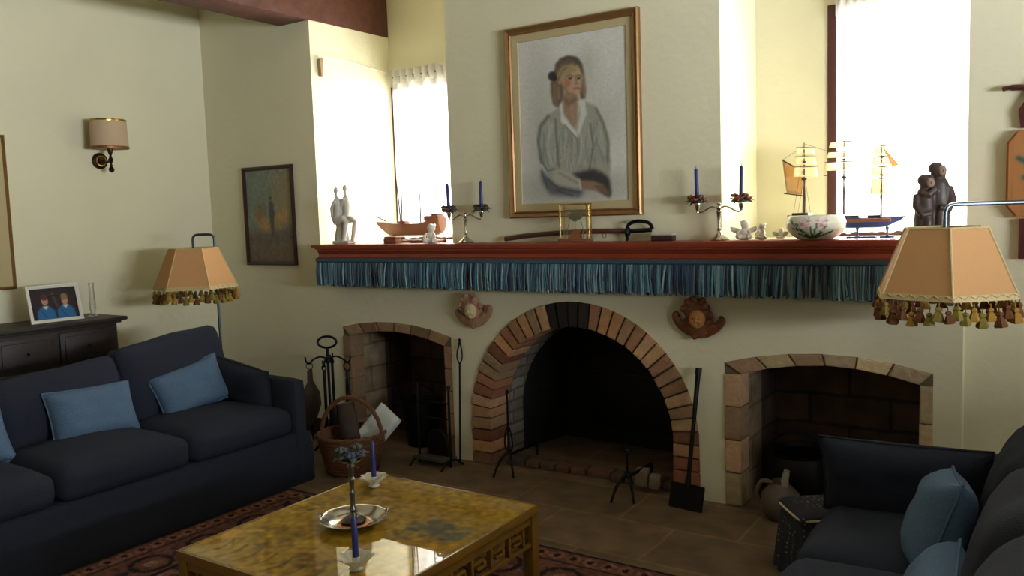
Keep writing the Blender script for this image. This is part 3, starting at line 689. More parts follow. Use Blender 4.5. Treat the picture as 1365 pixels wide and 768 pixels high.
def petal_holder(label, loc, s):
    t = thing('candle_holder', label, 'candle holder', loc)
    bm = BM(); lathe(bm, shell([(.022*s, 0), (.026*s, .006*s), (.018*s, .014*s), (.030*s, .024*s), (.052*s, .044*s), (.060*s, .050*s)], .003), 64, wob=lambda a, z: 1+(.10*math.cos(a*9)*min(1, max(0, (z/s-.014)/.03)))); obj('petal_bowl', bm, M_milkglass, t, smooth=60)
    bm = BM(); lathe(bm, shell([(.013*s, .022*s), (.014*s, .048*s)], .002), 16); obj('socket', bm, M_milkglass, t); return t
petal_holder('white petal-shaped glass candle holder at the far corner of the coffee table', (-2.46, 2.56, zt+.002), .95)
candle('dark blue candle in the petal glass holder at the far corner of the coffee table', (-2.46, 2.56, zt+.002+.025), .0105, .175)
petal_holder('white petal-shaped glass candle holder at the near edge of the coffee table', (-1.925, 1.90, zt+.002), .95)
candle('dark blue candle in front of the silver tray on the coffee table', (-1.925, 1.90, zt+.002+.025), .0105, .155)

# ---------------------------------------------------------------- pair of standing lamps with tasselled six-sided shades
def floor_lamp(label, pole, shade, vert_ang, grp):
    t = thing('floor_lamp', label, 'floor lamp', (pole[0], pole[1], 0))
    dx, dy = shade[0]-pole[0], shade[1]-pole[1]; zt_, zb = 1.44+shade[2], 1.18+shade[2]; za = zt_+.088
    bm = BM(); lathe(bm, [(0, 0), (.115, 0), (.115, .012), (.09, .022), (.03, .03), (.016, .05), (.011, .06)], 32); obj('base', bm, M_steel, t)
    bm = BM(); d = Vector((dx, dy, 0)).normalized(); L = math.hypot(dx, dy)
    pts = [Vector((0, 0, .05)), Vector((0, 0, .8)), Vector((0, 0, za-.03))]+[d*(.03*(1-math.cos(a)))+Vector((0, 0, za-.03+.03*math.sin(a))) for a in (R(30), R(60), R(90))]
    tube(bm, pts, .0085, 10); obj('pole', bm, M_steel, t)
    bm = BM(); pts = [d*.03+Vector((0, 0, za))]+[d*(L-.03+.03*math.sin(a))+Vector((0, 0, za-.03+.03*math.cos(a))) for a in (0, R(30), R(60), R(90))]+[d*L+Vector((0, 0, zt_-.03))]
    tube(bm, pts, .0085, 10); lathe(bm, [(.008, zt_-.10), (.018, zt_-.095), (.018, zt_-.03), (.006, zt_-.02)], 14, TM(d*L)); obj('arm', bm, M_steel, t)
    ct_ = d*L; r0, r1 = .157, .268
    V = lambda k, f, rad=None: ct_+Vector(((r0+(r1-r0)*f if rad is None else rad)*math.cos(vert_ang+k*PI/3), (r0+(r1-r0)*f if rad is None else rad)*math.sin(vert_ang+k*PI/3), zt_+(zb-zt_)*f))
    bm = BM()
    for k in range(6): bm.faces.new([bm.verts.new(q) for q in (V(k, 0), V(k+1, 0), V(k+1, 1), V(k, 1))])
    bmesh.ops.remove_doubles(bm, verts=bm.verts, dist=1e-5); o = obj('lamp_shade', bm, M_shade, t, smooth=0); md = o.modifiers.new('th', 'SOLIDIFY'); md.thickness = .003
    bm = BM()
    for k in range(6):
        tube(bm, [V(k, 0), V(k, 1)], .004, 6); tube(bm, [V(k, 0), V(k+1, 0)], .004, 6)
        for i in range(3): a = bm.verts
        q = [V(k, .93), V(k+1, .93), V(k+1, 1.02), V(k, 1.02)]; nrm = (q[1]-q[0]).cross(q[3]-q[0]).normalized()
        cc = (q[0]+q[2])/2-ct_; nrm = nrm if nrm.dot(Vector((cc.x, cc.y, 0))) > 0 else -nrm
        vs = [bm.verts.new(x+nrm*.003) for x in q]; bm.faces.new(vs)
        for i in range(12):
            u0, u1 = i/12, (i+1)/12; za_, zb_ = (.94, .985) if i % 2 else (.985, .94)
            tube(bm, [V(k, za_).lerp(V(k+1, za_), u0)+nrm*.005, V(k, zb_).lerp(V(k+1, zb_), u1)+nrm*.005], .002, 4)
    for k in range(6): tube(bm, [ct_+Vector((0, 0, zt_-.03)), V(k, .06)], .002, 4) if k % 2 == 0 else None
    obj('shade_trim', bm, M_trim, t)
    protos = []
    n = 8
    for k in range(6):
        for i in range(n):
            u = (i+.5)/n; q = V(k, 1.01).lerp(V(k+1, 1.01), u); dz = -.012-.018*(1-(2*u-1)**2) if True else 0; low = .018*(i % 2)
            m = M_tass[(i*2+k+random.randint(0, 1)) % 3]
            key = m.name
            pr = [x for x in protos if x[0] == key]
            if pr: c = pr[0][1].copy(); COL.objects.link(c); c.parent = t
            else:
                bm = BM(); tube(bm, [(0, 0, .02), (0, 0, -.002)], .0022, 5)
                lathe(bm, [(0, .004), (.009, .0), (.012, -.008), (.008, -.014), (.013, -.022), (.020, -.044), (.018, -.050), (0, -.047)], 10, wob=lambda a, z: 1+.12*math.cos(a*5))
                c = obj('tassel', bm, m, t); protos.append((key, c))
            c.location = q+Vector((0, 0, dz-low)); c.rotation_euler = (random.uniform(-.12, .12), random.uniform(-.12, .12), random.uniform(0, 6)); s = random.uniform(.9, 1.12); c.scale = (s, s, s)
    return t
LG = 'pair of standing lamps'
floor_lamp('standing lamp with tasselled tan shade behind the left sofa, beneath the small dark painting', (-4.745, 3.535), (-4.848, 3.445, -.05), R(-90+50+20+3), None)
floor_lamp('standing lamp with large tasselled tan shade at the right, in front of the mantel end', (-.05, 3.87), (-.405, 3.64, 0), R(-90+6.4+6), None)

# ---------------------------------------------------------------- sideboard with photograph and bud vase
sb = thing('sideboard', 'dark carved oak sideboard against the left wall behind the sofa', 'sideboard', (-5.32, 2.28, 0))
bm = BM(); box2(bm, (-.225, -.76, .06), (.19, .76, .945), bev=.004); obj('carcass', bm, M_darkwood, sb)
bm = BM(); box2(bm, (-.232, -.80, .945), (.225, .82, .97), bev=.01, seg=3); box2(bm, (-.228, -.775, .93), (.205, .785, .946), bev=.004); obj('top', bm, M_darkwood, sb)
bm = BM(); box2(bm, (-.22, -.75, .0), (.18, .75, .065), bev=.006); obj('plinth', bm, M_darkwood, sb)
for k in range(4):
    y0 = -.74+k*.37; bm = BM(); box2(bm, (.19, y0+.012, .12), (.204, y0+.358, .70), bev=.003)
    for a, b in (((y0+.03, .66), (y0+.34, .68)), ((y0+.03, .14), (y0+.34, .16))): box2(bm, (.204, a[0], a[1]), (.214, b[0], b[1]), bev=.003)
    for yy in (y0+.03, y0+.32): box2(bm, (.204, yy, .16), (.214, yy+.02, .66), bev=.003)
    box2(bm, (.204, y0+.10, .24), (.212, y0+.27, .58), bev=.008); dr = obj('door', bm, M_darkwood, sb)
    bm = BM(); ell(bm, (.222, y0+.06 if k % 2 else y0+.31, .42), .010, u=12, v=8); obj('knob', bm, M_iron, dr)
    bm = BM(); box2(bm, (.19, y0+.012, .72), (.206, y0+.358, .91), bev=.004); box2(bm, (.206, y0+.04, .745), (.213, y0+.33, .885), bev=.006); dr = obj('drawer', bm, M_darkwood, sb)
    bm = BM(); ell(bm, (.222, y0+.185, .815), .010, u=12, v=8); obj('knob', bm, M_iron, dr)
# framed photograph of two boys
p = Paint(80, 60, (.13, .10, .12))
p.ell(.5, .35, .5, .3, (.20, .14, .15), 1.2, .8); p.stroke([(.48, .2), (.55, .6)], .03, (.45, .40, .38), .5)
for cx, cy, hc in ((.30, .33, (.32, .16, .12)), (.72, .36, (.55, .45, .30))):
    p.poly([(cx-.20, 1.0), (cx-.19, .72), (cx-.09, .58), (cx+.09, .58), (cx+.18, .72), (cx+.2, 1.0)], (.16, .42, .62), 1.2); p.stroke([(cx-.1, .7), (cx-.02, .9)], .02, (.10, .28, .45), .7)
    p.poly([(cx-.07, .56), (cx, .68), (cx+.07, .56)], (.86, .86, .84), .7); p.ell(cx, cy+.07, .068, .14, (.78, .58, .48), .3); p.ell(cx, cy-.05, .075, .10, hc, .4)
    p.ell(cx-.03, cy+.05, .012, .015, (.25, .18, .16), .6); p.ell(cx+.03, cy+.05, .012, .015, (.25, .18, .16), .6); p.stroke([(cx-.02, cy+.14), (cx+.02, cy+.14)], .008, (.55, .28, .26), .8)
def pic_frame(bm, W_, H_, fw_, d, bev=.004, prof=None):
    """mitred frame around a W x H outside size in the xz plane, front at -y"""
    prof = prof or [(0, 0), (0, -d), (fw_*.35, -d*1.15), (fw_*.7, -d*.8), (fw_, -d*.55), (fw_, 0)]
    cs_ = [(-1, -1), (1, -1), (1, 1), (-1, 1)]
    rings = [[bm.verts.new((cx*(W_/2-o_), y_, cz*(H_/2-o_))) for (o_, y_) in prof] for cx, cz in cs_]
    for k in range(4):
        a, b = rings[k], rings[(k+1) % 4]; n = len(prof)
        for i in range(n): bm.faces.new((a[i], b[i], b[(i+1) % n], a[(i+1) % n]))
pf = thing('photo_frame', 'small white framed photograph of two boys in blue jumpers on the sideboard', 'photo frame', (-5.235, 2.72, .970)); pf.rotation_euler = (0, 0, R(86))
W_, H_ = .315, .235
tilt = Matrix.Rotation(R(-14), 4, 'X')
bm = BM(); pic_frame(bm, W_, H_, .020, .012); bm.transform(tilt @ Matrix.Translation((0, 0, H_/2+.002))); obj('frame', bm, M_white, pf)
painted('photograph', p, lambda u, v: tilt @ Vector((-W_/2+.018+u*(W_-.036), -.004, H_/2+.002+(.5-v)*(H_-.036))), M_paint, pf)
bm = BM(); box(bm, (0, .0, H_/2), (W_-.02, .005, H_-.02)); box(bm, (0, .045, .09), (.05, .004, .19), rot=(R(32), 0, 0)); bm.transform(tilt); obj('back_stand', bm, M_darkwood, pf)
vs_ = thing('bud_vase', 'slender clear glass bud vase on the sideboard beside the photograph', 'vase', (-5.30, 2.985, .970))
bm = BM(); lathe(bm, shell([(.032, 0), (.034, .006), (.012, .014), (.015, .03), (.022, .06), (.019, .12), (.0155, .19), (.019, .222)], .0022), 24); obj('glass_body', bm, M_glass, vs_)

# ---------------------------------------------------------------- wall sconce
sc_ = thing('wall_sconce', 'brass and dark metal wall sconce with a small tan drum shade on the left wall', 'wall lamp', (XL, 3.255, 2.0))
M_bronze = mat('dark_bronze', (.24, .19, .13), .35, metal=.8, var=.2)
ax = TM((0, 0, 0), (0, R(90), 0))
bm = BM(); lathe(bm, [(0, .001), (.055, .001), (.055, .012), (.046, .018), (.042, .014), (.036, .016), (.030, .024), (.018, .022), (.012, .034), (0, .036)], 28, ax); obj('backplate', bm, M_bronze, sc_)
bm = BM(); lathe(bm, [(.030, .0225), (.037, .020), (.037, .026), (.03, .027)], 28, ax, closed=True); obj('backplate_ring', bm, M_brass, sc_)
bm = BM(); tube(bm, spline([(.03, 0, 0), (.07, 0, -.012), (.11, 0, -.012), (.135, 0, .0)], 6), .008, 8); obj('arm', bm, M_bronze, sc_)
m = TM((.14, 0, 0)); bm = BM(); lathe(bm, [(0, -.088), (.014, -.080), (.019, -.066), (.014, -.052), (.007, -.046), (.010, -.036), (.006, -.028), (.012, -.014), (.018, 0), (.010, .014), (.007, .030), (.014, .045), (.018, .06), (.018, .085), (.011, .088), (.011, .13), (0, .132)], 18, m); obj('stem', bm, M_bronze, sc_)
bm = BM(); lathe(bm, shell([(.118, .075), (.112, .265)], .003), 40, m, sx=.88, sy=1.05); obj('lamp_shade', bm, mat('pale_lamp_cloth', (.82, .72, .60), .9, var=.05, scale=60, transl=.15), sc_, smooth=60)
for r_, z0, z1 in ((.1195, .073, .088), (.1135, .254, .267)):
    bm = BM(); lathe(bm, [(r_, z0), (r_+.001, (z0+z1)/2), (r_, z1), (r_-.004, z1), (r_-.004, z0)], 40, m, sx=.88, sy=1.05, closed=True)
    obj('shade_band', bm, mat('copper_band', (.52, .33, .18), .4, metal=.6) if z0 < .1 else M_brass, sc_)

# ---------------------------------------------------------------- pictures
pt = thing('framed_portrait', 'large gilt-framed pastel portrait of a fair-haired woman in a pale blouse above the mantel', 'painting', (-2.325, D-.001, 2.062))
W_, H_ = .845, 1.085
bm = BM(); pic_frame(bm, W_, H_, .040, .034, prof=[(0, 0), (0, -.028), (.008, -.036), (.016, -.030), (.026, -.024), (.034, -.028), (.040, -.020), (.040, 0)]); obj('frame', bm, M_gold, pt, smooth=20)
bm = BM(); pic_frame(bm, W_-.078, H_-.078, .044, .014, prof=[(0, -.004), (0, -.016), (.041, -.014), (.044, -.010), (.044, -.004)]); obj('mount', bm, M_mat, pt, smooth=0)
p = Paint(170, 228, (.79, .785, .75))
def cu(x, y):
    u = (x-8)/503; v = .5
    for _ in range(4): v = (y-(7-87*u))/(754+67*u); u = (x+7-30*v)/505
    return (u, v)
C_ = lambda *pts: [cu(*q) for q in pts]
def rad(k): return (k/505, k/790)
def EL(x, y, rx, ry, c, soft=.4, a=1., rot=0): u, v = cu(x, y); p.ell(u, v, rx/505, ry/790, c, soft, a, rot)
EL(120, 420, 70, 300, (.56, .57, .52), 1.4, .55); EL(400, 330, 90, 120, (.60, .62, .56), 1.5, .5); EL(330, 120, 50, 80, (.58, .60, .52), 1.4, .5); EL(250, 680, 240, 70, (.52, .53, .50), 1.3, .7); EL(420, 180, 70, 120, (.74, .75, .72), 1.5, .5)
EL(243, 135, 66, 66, (.30, .25, .21), .25)
p.poly(C_((160, 170), (188, 115), (240, 72), (288, 86), (314, 140), (324, 220), (322, 262), (300, 268), (290, 200), (225, 205), (222, 262), (200, 306), (172, 292), (160, 235)), (.34, .29, .23), 1.6)
for q, c in ((((185, 170), (215, 120), (262, 108)), (.58, .50, .34)), (((200, 190), (225, 140), (280, 118)), (.64, .56, .38)), (((178, 200), (180, 260), (190, 295)), (.46, .38, .30)), (((195, 215), (200, 260)), (.52, .42, .32)), (((310, 170), (318, 240)), (.50, .44, .28)), (((186, 108), (205, 84), (240, 72), (275, 80), (296, 108)), (.24, .20, .18))): p.stroke(C_(*q), .016, c, .75)
EL(166, 158, 19, 21, (.15, .13, .14), .5); EL(178, 168, 12, 14, (.12, .10, .11), .5)
p.poly(C_((222, 225), (285, 245), (290, 300), (288, 395), (272, 425), (236, 360), (214, 325)), (.55, .44, .34), 2)
p.stroke(C_((226, 262), (245, 285), (280, 262)), .022, (.36, .27, .20), .6); p.stroke(C_((262, 300), (268, 380)), .02, (.64, .53, .42), .5)
p.poly(C_((213, 160), (235, 128), (285, 122), (304, 165), (306, 200), (296, 236), (276, 251), (247, 242), (226, 218), (212, 192)), (.66, .54, .42), 1.5)
for q in (((212, 158), (240, 142), (262, 120)), ((225, 168), (250, 138), (285, 112)), ((216, 150), (248, 128), (292, 128)), ((250, 118), (285, 122), (306, 160))): p.stroke(C_(*q), .013, random.choice([(.56, .47, .32), (.62, .54, .37)]), .8)
p.ell(*cu(238, 190), .030, .026, (.58, .33, .25), 1.2, .8); p.stroke(C_((222, 210), (245, 240), (275, 249)), .016, (.47, .36, .28), .7); p.stroke(C_((286, 130), (300, 170)), .012, (.72, .62, .50), .6)
for ex in (252, 291): p.ell(*cu(ex, 168), .017, .007, (.20, .20, .22), .8); p.stroke(C_((ex-14, 158), (ex, 154), (ex+12, 158)), .006, (.34, .26, .20), .7)
p.stroke(C_((275, 165), (283, 192), (276, 196)), .007, (.45, .33, .26), .7); p.stroke(C_((270, 216), (284, 213), (296, 216)), .009, (.58, .29, .27), .9)
p.poly(C_((206, 298), (150, 335), (104, 380), (93, 450), (104, 530), (140, 600), (180, 640), (290, 655), (360, 600), (436, 640), (440, 560), (432, 440), (405, 360), (372, 298), (312, 268), (296, 300), (284, 430), (236, 365)), (.55, .56, .51), 1.3)
for k in range(60):
    x0 = 120+random.random()*280; y0 = 350+random.random()*150; c = random.choice([(.66, .67, .62), (.43, .44, .41), (.48, .50, .47), (.62, .62, .56), (.40, .42, .40)]); p.stroke(C_((x0, y0), (x0+random.uniform(-12, 12), y0+60), (x0+random.uniform(-15, 20), y0+120)), .006, c, .6)
p.stroke(C_((150, 345), (112, 395), (102, 460), (118, 560)), .015, (.28, .29, .28), .65); p.stroke(C_((185, 360), (190, 470), (205, 590)), .011, (.30, .31, .30), .6); p.stroke(C_((372, 310), (405, 380), (428, 470), (425, 590)), .014, (.33, .34, .27), .6); p.stroke(C_((345, 380), (362, 480), (345, 590)), .011, (.31, .32, .31), .6)
p.stroke(C_((165, 390), (150, 470), (165, 560)), .020, (.68, .69, .66), .6); p.stroke(C_((395, 420), (408, 520)), .016, (.66, .67, .60), .5); p.stroke(C_((300, 380), (310, 480), (298, 560)), .018, (.66, .67, .62), .5)
p.poly(C_((204, 290), (214, 282), (222, 340), (288, 425), (286, 450), (212, 372)), (.78, .78, .74), 1.2); p.poly(C_((296, 266), (320, 268), (330, 330), (292, 440), (286, 420), (300, 330)), (.76, .77, .72), 1.2); p.stroke(C_((228, 385), (286, 450), (292, 520)), .008, (.36, .37, .35), .7)
p.poly(C_((262, 612), (390, 585), (438, 640), (446, 700), (440, 728), (350, 670), (280, 640)), (.17, .16, .16), 2.2, .97); p.poly(C_((112, 590), (190, 660), (330, 690), (300, 725), (160, 712), (120, 650)), (.26, .27, .30), 3, .85)
p.poly(C_((186, 592), (220, 590), (300, 636), (306, 682), (200, 664), (176, 640)), (.62, .61, .54), 2); p.stroke(C_((205, 610), (290, 655)), .012, (.45, .44, .40), .6); p.poly(C_((350, 560), (430, 560), (440, 610), (380, 600)), (.60, .60, .53), 2.5, .8)
p.poly(C_((300, 645), (365, 645), (410, 665), (440, 705), (425, 712), (385, 690), (310, 685)), (.50, .39, .31), 1.6)
for q in (((150, 640), (200, 680), (300, 700)), ((190, 690), (270, 715)), ((120, 600), (150, 680))): p.stroke(C_(*q), .010, (.20, .21, .23), .6)
p.stroke(C_((300, 640), (308, 684)), .008, (.74, .73, .66), .8); p.stroke(C_((108, 540), (150, 600), (182, 590)), .010, (.36, .37, .35), .7)
for k in range(4): p.stroke(C_((370+k*12, 668), (398+k*12, 690), (418+k*8, 708)), .005, (.30, .22, .18), .8)
p.im = np.clip(p.im, 0, 1)**.86; p.grain(.015, .8)
painted('canvas', p, lambda u, v: (-.345+.69*u, -.0085, .465-.93*v), M_paint, pt)
bm = BM(); box2(bm, (-W_/2+.01, -.006, -H_/2+.01), (W_/2-.01, -.0005, H_/2-.01)); obj('backing', bm, M_darkwood, pt, smooth=0)

sp_ = thing('framed_painting', 'small dark-framed landscape with a lone standing figure at the left end of the back wall', 'painting', (-4.875, D-.001, 1.59))
W_, H_ = .535, .72
bm = BM(); pic_frame(bm, W_, H_, .028, .022); obj('frame', bm, M_redframe, sp_, smooth=20)
p = Paint(80, 108, (.42, .45, .38)); p.ell(.3, .2, .6, .3, (.40, .46, .41), 1.2, .8); p.ell(.85, .3, .35, .35, (.52, .45, .32), 1.2, .7); p.poly([(0, .66), (1, .62), (1, 1), (0, 1)], (.37, .32, .26), 4); p.poly([(0, .72), (1, .68), (1, .78), (0, .80)], (.28, .27, .24), 4, .6)
for x, y, s in ((.72, .55, .12), (.85, .5, .1), (.35, .58, .1), (.25, .5, .09), (.45, .62, .08)): p.ell(x, y, s, s*.7, (.64, .47, .26), 1.1, .75)
p.ell(.3, .45, .12, .1, (.38, .30, .22), 1.1, .6); p.ell(.54, .31, .028, .022, (.22, .22, .22), .5); p.poly([(.50, .34), (.59, .34), (.61, .48), (.57, .72), (.53, .72), (.49, .48)], (.24, .25, .25), 1.2); p.im = np.clip(p.im, 0, 1)**.80; p.grain(.04, 1)
painted('canvas', p, lambda u, v: (-.242+.484*u, -.008, .334-.668*v), M_paint, sp_)
bm = BM(); box2(bm, (-W_/2+.01, -.006, -H_/2+.01), (W_/2-.01, -.0005, H_/2-.01)); obj('backing', bm, M_darkwood, sp_, smooth=0)

lp = thing('framed_picture', 'cream-mounted picture in a thin gilt frame cut by the left edge of the photo', 'picture', (XL+.001, 2.18, 1.66)); lp.rotation_euler = (0, 0, R(90))
W_, H_ = .92, .96
bm = BM(); pic_frame(bm, W_, H_, .018, .018); obj('frame', bm, M_gold, lp, smooth=20)
bm = BM(); pic_frame(bm, W_-.034, H_-.034, .08, .010, prof=[(0, -.004), (0, -.009), (.08, -.009), (.08, -.004)]); obj('mount', bm, M_mat, lp, smooth=0)
p = Paint(60, 64, (.62, .48, .28)); 
for k in range(30): p.ell(random.random(), random.random(), .14, .09, random.choice([(.55, .30, .14), (.30, .22, .16), (.68, .52, .26), (.34, .30, .20)]), .9, .7, random.random()*3)
painted('print', p, lambda u, v: (-.365+.73*u, -.006, .385-.77*v), M_paint, lp)
bm = BM(); box2(bm, (-W_/2+.01, -.0045, -H_/2+.01), (W_/2-.01, -.0005, H_/2-.01)); obj('backing', bm, M_darkwood, lp, smooth=0)

# ---------------------------------------------------------------- things along the mantel
ZM = 1.382
def candelabrum(label, loc, rz):
    t = thing('candelabrum', label, 'candelabrum', loc, rz)
    bm = BM(); lathe(bm, [(0, 0), (.048, 0), (.050, .005), (.044, .010), (.040, .014), (.026, .022), (.014, .034), (.0095, .048), (.013, .054), (.008, .060), (.009, .10), (.013, .135), (.015, .142), (.010, .148), (.014, .158), (.014, .166), (.009, .172), (.011, .180), (.006, .188), (0, .190)], 24); obj('stem', bm, M_silver, t)
    for s in (-1, 1):
        bm = BM(); tube(bm, spline([(s*.010, 0, .160), (s*.035, 0, .168), (s*.062, 0, .156), (s*.090, 0, .142), (s*.108, 0, .142), (s*.114, 0, .150)], 6), .0042, 8); a = obj('arm', bm, M_silver, t)
        bm = BM(); lathe(bm, [(0, .138), (.008, .140), (.007, .152), (.011, .160), (.014, .178), (.020, .183), (.020, .186), (.011, .187), (.011, .196), (0, .197)], 18, TM((s*.114, 0, 0))); obj('socket', bm, M_silver, a)
    return t
for side, x, rz, hx_ in (('left', -3.045, .10, 0), ('right', -1.462, -.03, 0)):
    wn = 'left of the portrait' if side == 'left' else 'right of the portrait'
    candelabrum('two-armed silver candelabrum on the mantel '+wn, (x, 4.06, ZM), rz)
    for s, sn in ((-1, 'left'), (1, 'right')):
        px, py = x+s*.114*math.cos(rz), 4.06+s*.114*math.sin(rz)
        fl = ((M_flower2, M_dkfl) if side == 'left' else (M_flower, M_flower2))
        flower_ring('%s flowers around the %s-hand candle of the candelabrum %s' % ('brownish' if side == 'left' else 'red', sn, wn), (px, py, ZM+.188), .047, 6, fl, M_leaf if side == 'right' else M_dkleaf, 'candle flower rings', .02, hash_ := (11 if s < 0 else 12)+(0 if side == 'left' else 7))
        candle('blue candle in the %s-hand arm of the candelabrum %s' % (sn, wn), (px, py, ZM+.1965), .0105, .168, 'blue candles on the mantel', (R(1.0), R(1.5*s)))

def fig(bm, pts, r, seg=10): tube(bm, pts, r, seg)
# seated couple
t = thing('figurine', 'pale grey abstract figurine of two seated figures at the left end of the mantel', 'figurine', (-4.100, 4.09, ZM), R(0))
bm = BM(); box(bm, (0, 0, .012), (.15, .08, .024), bev=.006)
lathe(bm, [(0, .0), (.055, .01), (.048, .06), (.038, .10), (.045, .145), (0, .15)], 7, TM((-.02, .005, .01)), sx=1.22, sy=.75)
for dx, h, y in ((-.045, 0, -.012), (.012, .014, .016)):
    fig(bm, [(dx, y, .15), (dx+.008, y, .20), (dx+.012, y, .26), (dx+.010, y, .305+h)], [.034, .026, .030, .022])
    fig(bm, [(dx+.010, y, .29+h), (dx+.006, y, .345+h)], [.011, .009])
    ell(bm, (dx+.004, y, .360+h), (.018, .016, .024), (0, .3, 0))
    fig(bm, [(dx+.01, y-.008, .155), (dx+.065, y-.008, .165), (dx+.092, y-.008, .15), (dx+.075, y-.010, .075), (dx+.062, y-.012, .02)], [.026, .024, .019, .015, .013])
    fig(bm, [(dx+.012, y-.024, .29+h), (dx-.022, y-.026, .24), (dx-.022, y-.022, .18), (dx-.002, y-.02, .13)], [.012, .010, .009, .007])
fig(bm, [(-.028, -.012, .30), (.0, 0, .29), (.03, .016, .31)], [.014, .013, .013])
remesh(obj('figures', bm, M_grey, t), .0045, 2)
# small red box and rod
t = thing('box', 'small red-brown wooden box with rounded lid on the mantel in front of the model boat', 'box', (-3.655, 4.08, ZM)); bm = BM(); box(bm, (0, 0, .016), (.105, .06, .032), bev=.004); obj('body', bm, M_hull, t)
bm = BM(); rbox(bm, (.10, .057, .016), .007, 4, mtx=TM((0, 0, .0385))); obj('lid', bm, M_hull, t)
bm = BM(); m = TM((0, 0, 0)); fig(bm, [(-.13, 0, .0105), (.08, 0, .0085), (.14, 0, .0075)], [.010, .008, .006]); ell(bm, (.145, 0, .012), (.016, .012, .0115))
o = obj('rod', bm, M_hull); o.location = (-3.405, 4.125, ZM); tag(o, 'slim wooden rod lying on the mantel between the small red box and the white cherub', 'rod')
def cherub(label, loc, s, m, rz=0, wings=True, name='cherub_figurine'):
    t = thing(name, label, 'figurine', loc, rz); bm = BM()
    ell(bm, (0, 0, .016*s), (.050*s, .026*s, .017*s)); ell(bm, (.004*s, 0, .045*s), (.028*s, .022*s, .032*s)); ell(bm, (.008*s, -.004*s, .094*s), (.027*s, .025*s, .028*s))
    for k in range(9):
        a = k*.75; ell(bm, (.008*s+.020*s*math.cos(a), .004*s+.013*s*math.sin(a), .108*s+.008*s*math.sin(k*2.3)), .009*s, u=8, v=6)
    for q in (-1, 1):
        fig(bm, [(q*.022*s, -.006*s, .062*s), (q*.040*s, -.020*s, .040*s), (q*.018*s, -.026*s, .026*s)], [.010*s, .009*s, .007*s], 8)
        fig(bm, [(q*.012*s, -.008*s, .022*s), (q*.042*s, -.024*s, .022*s), (q*.022*s, -.032*s, .010*s)], [.014*s, .012*s, .008*s], 8)
    remesh(obj('body', bm, m, t), .0032*s, 1)
    if wings:
        for q in (-1, 1):
            bm = BM(); m_ = Matrix.Translation((q*.012*s, .016*s, .058*s))
            for k in range(4): ell(bm, (q*(.018+.012*k)*s, .002*s, (-.006+.004*k)*s), (.014*s, .006*s, .021*s), (0, q*(.35+.1*k), 0), 10, 6, m_)
            obj('wing', bm, m, t)
    return t
cherub('small white seated cherub on the mantel in front of the model boat stern', (-3.318, 4.06, ZM), .98, M_white, .2, False)
cherub('small white winged cherub on the mantel just right of the right-hand candelabrum', (-1.348, 4.09, ZM), .80, M_white, .3)
cherub('smaller pale figurine between the winged cherub and the painted bowl on the mantel', (-1.268, 4.12, ZM), .66, M_white, -.4, False)
t = thing('leaf_dish', 'tiny pale ornament with two leaf shapes beside the painted bowl', 'ornament', (-1.185, 4.15, ZM)); bm = BM(); ell(bm, (0, 0, .007), (.022, .016, .0068)); ell(bm, (.004, 0, .03), (.013, .009, .024)); obj('stem', bm, M_white, t)
for q in (-1, 1):
    bm = BM(); ell(bm, (q*.022, -.002, .024), (.019, .004, .011), (0, -q*.5, 0)); obj('leaf', bm, mat('pale_leaf', (.72, .74, .62), .5), t)

def hullmesh(bm, L, B, H, z0, n=18, sheer=.3, stern=.75, rise_b=.35, rise_s=.4):
    """clinker style hull along x: bow at +x"""
    rows = []
    for i in range(n+1):
        u = i/n; x = -L/2+L*u; wd = B/2*(math.sin(PI*min(1, (u*.55+.42)))**.6 if u < .55 else max(0.02, (1-((u-.55)/.45)**2.0)))*(stern if u < .05 else 1)
        top = z0+H+H*(rise_s*max(0, .3-u)/.3*1.0+rise_b*max(0, (u-.6)/.4)**2); kz = z0+H*(.55*max(0, (u-.85)/.15)**2+.25*max(0, (.08-u)/.08))
        row = []
        for j in range(9):
            a = -1+2*j/8; yy = wd*math.copysign(abs(a)**.55, a); zz = kz+(top-kz)*abs(a)**1.8; row.append(bm.verts.new((x+(.04*H/.05)*(u > .97)*abs(a), yy, zz)))
        rows.append(row)
    for a, b in zip(rows[:-1], rows[1:]):
        for j in range(8): bm.faces.new((a[j], b[j], b[j+1], a[j+1]))
        bm.faces.new((a[0], a[8], b[8], b[0]))
    bm.faces.new(rows[0]); bm.faces.new(rows[-1][::-1])
# left model boat (bow to the left)
t = thing('model_boat', 'wooden model boat on a stand in the left window recess', 'model boat', (-3.80, 4.45, zs+.001), R(180))
bm = BM(); hullmesh(bm, .54, .13, .085, .045, rise_s=.40, rise_b=.22); obj('hull', bm, M_hull, t)
bm = BM(); tube(bm, [(.24, 0, .150), (.33, 0, .185)], .005, 6); obj('bowsprit', bm, M_hull, t)
bm = BM(); box(bm, (-.20, 0, .162), (.12, .085, .035), bev=.006); box(bm, (-.225, 0, .185), (.05, .07, .018), bev=.004); obj('deckhouse', bm, M_hull, t); bm = BM(); box(bm, (.08, 0, .137), (.07, .05, .025), bev=.004); obj('deckhouse', bm, M_hull, t)
for x, h, ln in ((.10, .36, .03), (.09, .33, -.01), (-.08, .30, .0)):
    bm = BM(); tube(bm, [(x, 0, .13), (x+ln, 0, .13+h)], [.0055, .0028], 6); obj('mast', bm, M_rope, t)
bm = BM(); box(bm, (-.02, 0, .009), (.46, .07, .016), bev=.003)
for x in (-.15, .15): box(bm, (x, 0, .035), (.012, .06, .045), bev=.002)
obj('stand', bm, M_hull, t)
